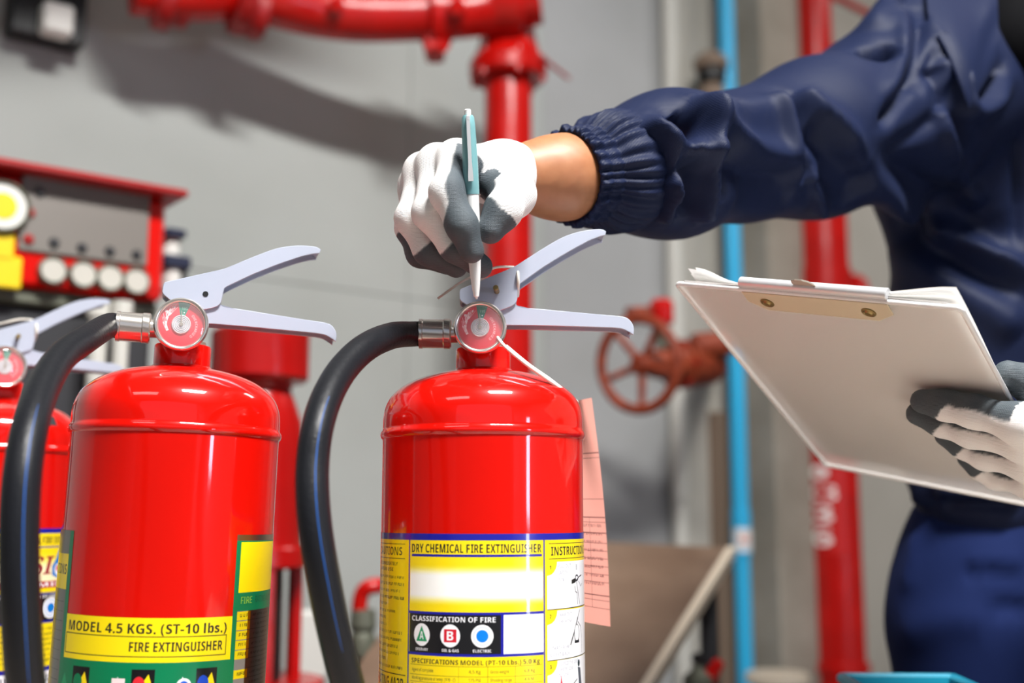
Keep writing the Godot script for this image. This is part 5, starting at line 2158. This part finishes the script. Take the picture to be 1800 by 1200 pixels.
func build_control_panel() -> void:
	# red housing turned like the wall; x along it, y up, z towards the room
	var off := 0.42
	var o := L(285, 530, off)
	var t := wthing("control_panel", "red alarm control panel with a grey face and a row of white dials", "control panel", o)
	var q := func(x: float, y: float, dz := 0.0) -> Vector3: return L(x, y, off + dz) - o
	var a: Vector3 = q.call(-170, 480)
	var top: Vector3 = q.call(285, 352)
	var wd := -a.x
	var st := mb()
	box(st, Vector3(wd, top.y, 0.22), Transform3D(Basis(), Vector3(-wd / 2, top.y / 2, -0.11)), 0.006)
	obj("housing", done(st), M.red, t)
	# hood along the top
	st = mb()
	box(st, Vector3(wd + 0.028, 0.011, 0.27), Transform3D(Basis(), Vector3(-wd / 2 + 0.004, top.y + 0.0055, -0.095)), 0.003)
	obj("hood", done(st), M.pipe_deep, t)
	st = mb()
	var f0: Vector3 = q.call(30, 436)
	var f1: Vector3 = q.call(262, 356)
	box(st, Vector3(f1.x - f0.x, f1.y - f0.y + 0.018, 0.006), Transform3D(Basis(), Vector3((f0.x + f1.x) / 2, (f0.y + f1.y) / 2 + 0.006, 0.003)), 0.002)
	var face := obj("face_plate", done(st), M.panel_face, t, "grey metal face plate")
	var dots := [[52, 374, 0], [50, 421, 0], [95, 427, 1], [144, 436, 1], [193, 442, 1], [240, 448, 1], [70, 338, 1]]
	for d in dots:
		st = mb()
		var p: Vector3 = q.call(d[0], d[1], 0.006)
		rod(st, p, p + Vector3(0, 0, 0.005), 0.0075, 0.006, 20, 0.001)
		obj("lamp" if d[2] == 0 else "knob", done(st), M.pipe_deep if d[2] == 0 else M.dark, face)
	for d in [[90, 477], [143, 484], [190, 490], [236, 496]]:
		var p: Vector3 = q.call(d[0], d[1])
		var g := wlathe(t, "meter", [Vector2(0, 0), Vector2(0.0195, 0), Vector2(0.0195, 0.012), Vector2(0.017, 0.014), Vector2(0.016, 0.011), Vector2(0, 0.011)], Transform3D(Basis(Vector3.RIGHT, PI / 2), p), M.grey_green, 32)
		wlathe(g, "meter_face", [Vector2(0.0162, 0.0112), Vector2(0.0162, 0.0116), Vector2(0, 0.0116)], Transform3D(Basis(Vector3.RIGHT, PI / 2), p), M.meter, 32, "white round dial")
	var p0: Vector3 = q.call(0, 366)
	var g0 := wlathe(t, "large_meter", [Vector2(0, 0), Vector2(0.036, 0), Vector2(0.036, 0.016), Vector2(0.032, 0.019), Vector2(0.030, 0.015), Vector2(0, 0.015)], Transform3D(Basis(Vector3.RIGHT, PI / 2), p0), M.grey_green, 40)
	wlathe(g0, "meter_face", [Vector2(0.0302, 0.0152), Vector2(0.0302, 0.0156), Vector2(0, 0.0156)], Transform3D(Basis(Vector3.RIGHT, PI / 2), p0), M.white, 40)
	wlathe(g0, "meter_centre", [Vector2(0.018, 0.0158), Vector2(0.018, 0.0166), Vector2(0, 0.0166)], Transform3D(Basis(Vector3.RIGHT, PI / 2), p0), M.yellow, 32, "yellow middle of the dial")
	for r in [[-60, 412, 25, 452], [-60, 454, 38, 500]]:
		var c0: Vector3 = q.call(r[0], r[3])
		var c1: Vector3 = q.call(r[2], r[1])
		st = mb()
		box(st, Vector3(c1.x - c0.x, c1.y - c0.y, 0.008), Transform3D(Basis(), Vector3((c0.x + c1.x) / 2, (c0.y + c1.y) / 2, 0.004)), 0.003)
		obj("sign_plate", done(st), M.yellow, t, "plain yellow plate")
	var pb: Vector3 = q.call(266, 516)
	wlathe(t, "button", [Vector2(0, 0), Vector2(0.011, 0), Vector2(0.011, 0.008), Vector2(0.009, 0.010), Vector2(0, 0.010)], Transform3D(Basis(Vector3.RIGHT, PI / 2), pb), M.pipe_red, 24)
	# stand: dark housing below, on the floor
	var t2 := wthing("machine_cabinet", "dark machine cabinet under the red control panel", "cabinet", Vector3(o.x - wd / 2, 0, 0.22))
	st = mb()
	box(st, Vector3(wd * 0.98, o.y - 0.02, 0.34), Transform3D(Basis(), Vector3(0, (o.y - 0.02) / 2 - 0.0, 0)), 0.006)
	obj("cabinet_body", done(st), M.dark, t2)
	st = mb()
	box(st, Vector3(wd * 1.0, 0.022, 0.37), Transform3D(Basis(), Vector3(0, o.y - 0.011, 0.0)), 0.004)
	obj("cabinet_top", done(st), M.grey_green, t2)
	# pale pipe posts in front of the cabinet
	for r in [[212, 600, 0.46, 0.0105], [174, 545, 0.44, 0.0125]]:
		var c := L(r[0], r[1], r[2])
		var tt := wthing("pale_post", ["pale upright pipe post below the control panel, right of the pair", "pale upright pipe post below the control panel, left of the pair"][0 if r[0] > 190 else 1], "post", Vector3(c.x, 0, c.z), "pale pipe posts below the control panel")
		riser(tt, "post_pipe", 0, 0, 0, L(r[0], 535, r[2]).y, r[3], M.conduit, 24)
		wlathe(tt, "cap", [Vector2(r[3], -0.02), Vector2(r[3] + 0.004, -0.018), Vector2(r[3] + 0.004, 0.004), Vector2(0, 0.006)], Transform3D(Basis(), Vector3(0, L(r[0], 535, r[2]).y, 0)), M.conduit, 24)
	# fittings at the panel's right end: dark brackets with pale bowls
	var c2 := L(297, 500, 0.30)
	var t4 := wthing("filter_unit", "filter unit with dark brackets and pale bowls at the control panel's right end", "filter", c2)
	var z := func(x: float, y: float) -> Vector3: return L(x, y, 0.30) - c2
	for r in [[300, 414, 0.034, 0.014], [303, 464, 0.044, 0.02]]:
		var m: Vector3 = z.call(r[0], r[1])
		st = mb()
		box(st, Vector3(r[2], r[3], 0.05), Transform3D(Basis(), m), 0.003)
		obj("bracket", done(st), M.navy_plastic, t4)
	var m2: Vector3 = z.call(318, 485)
	st = mb()
	box(st, Vector3(0.012, 0.055, 0.03), Transform3D(Basis(), m2), 0.003)
	obj("bracket", done(st), M.dark, t4)
	for r in [[300, 438, 0.014, 0.032], [300, 494, 0.017, 0.044]]:
		var m: Vector3 = z.call(r[0], r[1])
		wlathe(t4, "bowl", [Vector2(0, -r[3] / 2), Vector2(r[2] * 0.7, -r[3] / 2), Vector2(r[2], -r[3] / 3), Vector2(r[2], r[3] / 2), Vector2(0, r[3] / 2)], Transform3D(Basis(), m), M.white, 24)
	st = mb()
	var e: Vector3 = z.call(285, 464)
	rod(st, e + Vector3(0.02, 0, 0), e + Vector3(-0.012, 0, 0.0), 0.008)
	obj("pipe_stub", done(st), M.dark, t4)


func build_pump() -> void:
	var d := 1.55
	var k := d / 2000.0
	var c := P(452, 800, d)
	var t := thing("pump_casing", "red cast pump casing with a wide round cap, behind the left pair of extinguishers", "pump", Transform3D(Basis(), Vector3(c.x, 0, c.z)))
	var y := func(py: float) -> float: return P(452, py, d).y
	wlathe(t, "cap", [Vector2(0, y.call(578)), Vector2(80 * k, y.call(578)), Vector2(86 * k, y.call(583)), Vector2(86 * k, y.call(663)), Vector2(80 * k, y.call(670)), Vector2(60 * k, y.call(672))], Transform3D(), M.pump_red, 56)
	wlathe(t, "casing", [Vector2(60 * k, y.call(668)), Vector2(56 * k, y.call(684)), Vector2(62 * k, y.call(700)), Vector2(76 * k, y.call(740)), Vector2(82 * k, y.call(790)), Vector2(82 * k, y.call(960))], Transform3D(), M.pump_red, 56)
	wlathe(t, "flange", [Vector2(0, y.call(958)), Vector2(90 * k, y.call(958)), Vector2(93 * k, y.call(963)), Vector2(93 * k, y.call(992)), Vector2(88 * k, y.call(996)), Vector2(0, y.call(996))], Transform3D(), M.pump_red, 56)
	wlathe(t, "shaft_housing", [Vector2(52 * k, y.call(995)), Vector2(52 * k, y.call(1190))], Transform3D(), M.black, 40)
	for a in [0.5, 2.2, 3.8, 5.4]:
		var st := mb()
		box(st, Vector3(26 * k, y.call(995) - y.call(1190), 20 * k), Transform3D(Basis(Vector3.UP, a), Vector3(sin(a) * 80 * k, (y.call(995) + y.call(1190)) / 2, cos(a) * 80 * k)), 0.003)
		obj("stay", done(st), M.pump_red, t)
	wlathe(t, "base_flange", [Vector2(0, y.call(1186)), Vector2(122 * k, y.call(1186)), Vector2(126 * k, y.call(1190)), Vector2(126 * k, y.call(1220)), Vector2(100 * k, y.call(1230)), Vector2(95 * k, 0.0), Vector2(0, 0)], Transform3D(), M.pump_red, 56)
	var st2 := mb()
	rod(st2, Vector3(-0.01, y.call(580), 0), Vector3(-0.01, y.call(560), 0), 18 * k, 14 * k, 6)
	obj("cap_nut", done(st2), M.pipe_deep, t)
	# small white instrument box right of it
	var b := P(552, 1130, 1.78)
	var t2 := thing("white_box", "small white instrument box on a post, low behind the middle hose", "box", Transform3D(Basis(), Vector3(b.x, 0, b.z)))
	st2 = mb()
	box(st2, Vector3(0.05, 0.10, 0.05), Transform3D(Basis(), Vector3(0, P(552, 1130, 1.78).y, 0)), 0.004)
	obj("box_body", done(st2), M.white, t2)
	st2 = mb()
	rod(st2, Vector3(0, 0, 0), Vector3(0, P(552, 1160, 1.78).y, 0), 0.012)
	obj("post", done(st2), M.dark, t2)


func build_valve() -> void:
	var c := P(1122, 640, 2.25)
	var k := 2.25 / 2000.0
	var s := Vector3(0.64, 0.10, -0.76).normalized()       # from the wheel towards the valve
	var z := -s
	var x := Vector3.UP.cross(z).normalized()
	var fr := Transform3D(Basis(x, z.cross(x), z), c)
	var t := thing("gate_valve", "rust red gate valve with a spoked handwheel, between the extinguisher and the blue pipe", "valve", fr)
	var rim := PackedVector3Array()
	for i in 48:
		var a := TAU * i / 48
		rim.append(Vector3(cos(a), sin(a), 0) * 80 * k)
	var wheel := obj("handwheel", tube(rim, [9.5 * k], 14, false, true), M.rust, t)
	for i in 5:
		var a := deg_to_rad(-90 + 72 * i)
		var st := mb()
		rod(st, Vector3(cos(a), sin(a), 0) * 12 * k + Vector3(0, 0, -0.012), Vector3(cos(a), sin(a), 0) * 79 * k, 7.5 * k, 6 * k, 12)
		obj("spoke", done(st), M.rust, wheel)
	var st := mb()
	lathe(st, [Vector2(0, 0.012), Vector2(14 * k, 0.010), Vector2(20 * k, 0.0), Vector2(20 * k, -0.02), Vector2(12 * k, -0.03)], 24, Transform3D(Basis(Vector3.RIGHT, PI / 2), Vector3(0, 0, -0.004)))
	obj("hub", done(st), M.rust, wheel)
	# yoke, bonnet, body and flanges along the stem
	var back := Transform3D(Basis(Vector3.RIGHT, -PI / 2), Vector3.ZERO)
	wlathe(t, "stem_yoke", [Vector2(10 * k, 0.01), Vector2(16 * k, 0.03), Vector2(26 * k, 0.06), Vector2(28 * k, 0.10), Vector2(36 * k, 0.13), Vector2(38 * k, 0.15)], back, M.rust, 32)
	wlathe(t, "bonnet_flange", [Vector2(0, 0.148), Vector2(46 * k, 0.148), Vector2(46 * k, 0.170), Vector2(0, 0.170)], back, M.rust, 32)
	wlathe(t, "valve_body", [Vector2(0, 0.165), Vector2(38 * k, 0.168), Vector2(44 * k, 0.20), Vector2(40 * k, 0.27), Vector2(0, 0.28)], back, M.rust, 32)
	for i in 6:
		var a := TAU * i / 6
		st = mb()
		rod(st, Vector3(cos(a) * 40 * k, sin(a) * 40 * k, -0.142), Vector3(cos(a) * 40 * k, sin(a) * 40 * k, -0.178), 5 * k, -1, 6)
		obj("bolt", done(st), M.pipe_deep, t)
	var inv := fr.affine_inverse()
	# the line it sits on runs on into the wall
	var q := c + s * 0.225
	st = mb()
	var bend := c + s * 0.24
	var dirv := (bend - EYE).normalized()
	obj("elbow", tube(spline([inv * (c + s * 0.19), inv * bend, inv * (bend + s * 0.02 + dirv * 0.03), inv * (bend + s * 0.03 + dirv * 0.10)], 6), [30 * k], 24), M.rust, t)
	var reach := -(wall_t.affine_inverse() * bend).z / wall_t.basis.z.dot(dirv)
	rod(st, inv * (bend + s * 0.03 + dirv * 0.09), inv * (bend + s * 0.03 + dirv * (reach - 0.045)), 26 * k, -1, 32)
	obj("feed_pipe", done(st), M.rust, t)
	st = mb()
	rod(st, inv * (q + Vector3(-0.012, 0.03, 0.04)), inv * (q + Vector3(0.07, 0.045, 0.02)), 26 * k, 24 * k, 24, 0.003)
	obj("side_branch", done(st), M.rust, t)
	# pressure switch on the line: grey nipple with a red cap
	var c2 := P(1163, 548, 2.33)
	var t2 := thing("pressure_switch", "small bright red capped switch on a grey nipple above the handwheel", "switch", Transform3D(Basis(), c2))
	wlathe(t2, "cap", [Vector2(0, -22 * k), Vector2(20 * k, -22 * k), Vector2(22 * k, -18 * k), Vector2(22 * k, 16 * k), Vector2(17 * k, 22 * k), Vector2(0, 23 * k)], Transform3D(), M.pipe_red, 32)
	wlathe(t2, "nipple", [Vector2(11 * k, -66 * k), Vector2(11 * k, -52 * k), Vector2(15 * k, -50 * k), Vector2(15 * k, -36 * k), Vector2(12 * k, -34 * k), Vector2(12 * k, -21 * k)], Transform3D(), M.grey_green, 24)
	st = mb()
	rod(st, Vector3(-16 * k, 0, 0), Vector3(-66 * k, -3 * k, 0.02), 11 * k, 9 * k, 20, 0.002)
	obj("arm", done(st), M.rust, t2)


func build_small_things() -> void:
	# air duct above the picture; its shade lies on the wall in the top left corner
	var lamp := KEY
	var d0 := W(520, -70, 0.0).lerp(lamp, 0.24)
	var d1 := W(-260, -150, 0.0).lerp(lamp, 0.24)
	var td := thing("air_duct", "round grey air duct hanging under the ceiling, above the top left corner", "duct", Transform3D(Basis(), d0))
	var sd := mb()
	rod(sd, Vector3.ZERO, d1 - d0, 0.16, -1, 40, 0.004)
	obj("duct_pipe", done(sd), M.conduit, td)
	for e in [0.1, 0.9]:
		sd = mb()
		rod(sd, (d1 - d0) * e, Vector3((d1 - d0).x * e, 3.19 - d0.y, (d1 - d0).z * e), 0.006, -1, 12)
		obj("hanger_rod", done(sd), M.dark, td)
	# sloped wooden table behind the bench
	var bl := P(606, 1200, 1.52)
	var br := P(1128, 1200, 1.52)
	var tr := P(1278, 962, 1.98)
	var tl := P(800, 940, 1.98)
	var t := thing("sloped_table", "brown sloping wooden table top with a pale right edge, below the handwheel", "table", Transform3D(Basis(), Vector3(br.x, 0, br.z)))
	var o := Vector3(br.x, 0, br.z)
	var down := (br - tr).normalized() * 0.25
	bl += (bl - tl).normalized() * 0.25
	br += down
	var nrm := (br - tr).cross(tl - tr).normalized()
	if nrm.y < 0:
		nrm = -nrm
	var st := mb()
	st.set_smooth_group(-1)
	var th := nrm * 0.022
	quad(st, bl - o, br - o, tr - o, tl - o)
	quad(st, bl - o - th, tl - o - th, tr - o - th, br - o - th)
	quad(st, bl - o - th, br - o - th, br - o, bl - o)
	quad(st, tr - o - th, tl - o - th, tl - o, tr - o)
	quad(st, tl - o - th, bl - o - th, bl - o, tl - o)
	quad(st, br - o - th, tr - o - th, tr - o, br - o)
	obj("table_top", done(st), M.wood, t)
	st = mb()
	var side := (br - bl).normalized() * 0.015
	var e := [br - o, br - o + side, tr - o + side, tr - o]
	st.set_smooth_group(-1)
	var up := nrm * 0.002
	quad(st, e[0] + up, e[1] + up, e[2] + up, e[3] + up)
	quad(st, e[1] - th, e[2] - th, e[2] + up, e[1] + up)
	quad(st, e[0] - th, e[1] - th, e[1] + up, e[0] + up)
	quad(st, e[2] - th, e[3] - th, e[3] + up, e[2] + up)
	quad(st, e[0] - th, e[3] - th, e[2] - th, e[1] - th)
	obj("edge_strip", done(st), M.edge, t, "pale edge strip")
	for p in [bl.lerp(tr, 0.06), br.lerp(tl, 0.06), tl.lerp(br, 0.06), tr.lerp(bl, 0.06)]:
		st = mb()
		rod(st, Vector3(p.x - o.x, 0, p.z - o.z), p - o - th, 0.016)
		obj("leg", done(st), M.dark, t)
	# red bent pipe on a dark joint, low between hose and extinguisher
	var c := P(640, 1090, 1.7)
	var k := 1.7 / 2000
	var t2 := thing("drain_elbow", "small red bent drain pipe on a dark joint, low left of the middle extinguisher", "pipe", Transform3D(Basis(), Vector3(c.x, 0, c.z)))
	var inv := t2.transform.affine_inverse()
	obj("bend", tube(spline([inv * P(632, 1082, 1.7), inv * P(632, 1062, 1.7), inv * P(638, 1040, 1.7), inv * P(655, 1030, 1.7), inv * P(690, 1029, 1.72), inv * P(760, 1029, 1.76)], 6), [14 * k], 20), M.pipe_red, t2)
	var py := P(640, 1110, 1.7).y
	var px := (inv * P(638, 1100, 1.7)).x
	wlathe(t2, "joint", [Vector2(13 * k, 40 * k), Vector2(22 * k, 38 * k), Vector2(24 * k, 10 * k), Vector2(19 * k, 0), Vector2(24 * k, -12 * k), Vector2(22 * k, -40 * k), Vector2(13 * k, -44 * k), Vector2(13 * k, -py), Vector2(0, -py)], Transform3D(Basis(), Vector3(px, py, 0)), M.grey_green, 24)
	# tap beside the blue pipe
	var c3 := W(1250, 122, 0.10)
	var k3 := -(cam_t.affine_inverse() * c3).z / 2000
	var t3 := thing("wall_tap", "dark brown tap handle and ring beside the top of the blue pipe", "tap", Transform3D(Basis(), c3))
	wlathe(t3, "handle", [Vector2(0, 30 * k3), Vector2(18 * k3, 28 * k3), Vector2(30 * k3, 16 * k3), Vector2(30 * k3, 2 * k3), Vector2(20 * k3, -4 * k3)], Transform3D(), M.post, 28)
	wlathe(t3, "ring", [Vector2(20 * k3, 0), Vector2(25 * k3, -6 * k3), Vector2(25 * k3, -22 * k3), Vector2(16 * k3, -30 * k3)], Transform3D(), M.black, 28)
	wlathe(t3, "base", [Vector2(16 * k3, -28 * k3), Vector2(22 * k3, -36 * k3), Vector2(24 * k3, -56 * k3), Vector2(0, -58 * k3)], Transform3D(), M.post, 28)
	st = mb()
	rod(st, Vector3(0, -45 * k3, 0), Vector3(0, -45 * k3, 0) - wall_t.basis.z * 0.10, 0.012)
	obj("stub", done(st), M.dark, t3)
	# junction box at the top left
	var o4 := L(98, 38, 0.02)
	var t4 := wthing("junction_box", "black wall bracket with a small pale box, in the top left corner", "junction box", o4)
	var q := func(x: float, y: float, z: float) -> Vector3: return L(x, y, 0.02 + z) - o4
	st = mb()
	var a: Vector3 = q.call(80, 20, 0.0)
	box(st, Vector3(0.125, 0.16, 0.05), Transform3D(Basis(), Vector3(a.x, a.y + 0.02, 0.005)), 0.004)
	obj("bracket", done(st), M.black, t4)
	st = mb()
	box(st, Vector3(0.05, 0.054, 0.04), Transform3D(Basis(), (q.call(99, 37, 0.05) as Vector3)), 0.005)
	obj("box_cover", done(st), M.white, t4)
	# small red handled valve and a pedestal at the foot of the wall
	var c5 := P(1240, 1180, 1.9)
	var k5 := 1.9 / 2000
	var t5 := thing("hose_valve", "small grey valve with red lever and black knob, bottom left of the blue pipe", "valve", Transform3D(Basis(), Vector3(c5.x, 0, c5.z)))
	var i5 := t5.transform.affine_inverse()
	st = mb()
	rod(st, i5 * P(1242, 1200, 1.9), i5 * P(1266, 1160, 1.9), 14 * k5, 11 * k5, 16, 0.004)
	obj("lever", done(st), M.pipe_red, t5)
	wlathe(t5, "knob", [Vector2(0, -12 * k5), Vector2(9 * k5, -9 * k5), Vector2(11 * k5, 0), Vector2(8 * k5, 8 * k5), Vector2(0, 10 * k5)], Transform3D(Basis(), i5 * P(1226, 1156, 1.9)), M.black, 20)
	wlathe(t5, "valve_body", [Vector2(8 * k5, 0.0), Vector2(12 * k5, -10 * k5), Vector2(26 * k5, -20 * k5), Vector2(28 * k5, -60 * k5), Vector2(18 * k5, -70 * k5), Vector2(18 * k5, -(i5 * P(1226, 1168, 1.9)).y), Vector2(0, -(i5 * P(1226, 1168, 1.9)).y)], Transform3D(Basis(), i5 * P(1226, 1168, 1.9)), M.grey_green, 24)
	var c6 := L(1366, 1182, 0.30)
	var t6 := wthing("pedestal", "low round pedestal with a beige top at the foot of the concrete column", "pedestal", Vector3(c6.x, 0, c6.z))
	wlathe(t6, "pedestal_top", [Vector2(0, c6.y), Vector2(0.066, c6.y), Vector2(0.07, c6.y - 0.004), Vector2(0.07, c6.y - 0.022), Vector2(0, c6.y - 0.022)], Transform3D(), M.edge, 40)
	wlathe(t6, "pedestal_foot", [Vector2(0.05, c6.y - 0.02), Vector2(0.05, 0.02), Vector2(0.065, 0.0), Vector2(0, 0)], Transform3D(), M.dark, 32)
	# blue crate on the bench
	var d := 1.0
	var p0 := P(1482, 1185, d)
	var p1 := P(1700, 1185, d)
	var t7 := thing("crate", "teal blue plastic crate on the bench at the lower right", "crate", Transform3D(Basis(Vector3.UP, -0.05), Vector3((p0.x + p1.x) / 2 + 0.028, BENCH, p0.z - 0.05)))
	var hh := p0.y - BENCH - 0.016
	var ww := p1.x - p0.x
	st = mb()
	box(st, Vector3(ww * 0.94, 0.006, 0.12), Transform3D(Basis(), Vector3(0, 0.003, 0)))
	for s in [-1.0, 1.0]:
		box(st, Vector3(0.004, hh, 0.13), Transform3D(Basis(), Vector3(s * ww * 0.47, hh / 2, 0)))
		box(st, Vector3(ww * 0.95, hh, 0.004), Transform3D(Basis(), Vector3(0, hh / 2, s * 0.064)))
	obj("crate_body", done(st), M.crate, t7)
	st = mb()
	for s in [-1.0, 1.0]:
		box(st, Vector3(0.010, 0.010, 0.142), Transform3D(Basis(), Vector3(s * ww * 0.49, hh - 0.004, 0)), 0.003)
		box(st, Vector3(ww, 0.010, 0.010), Transform3D(Basis(), Vector3(0, hh - 0.004, s * 0.068)), 0.003)
	obj("rim", done(st), M.crate, t7)
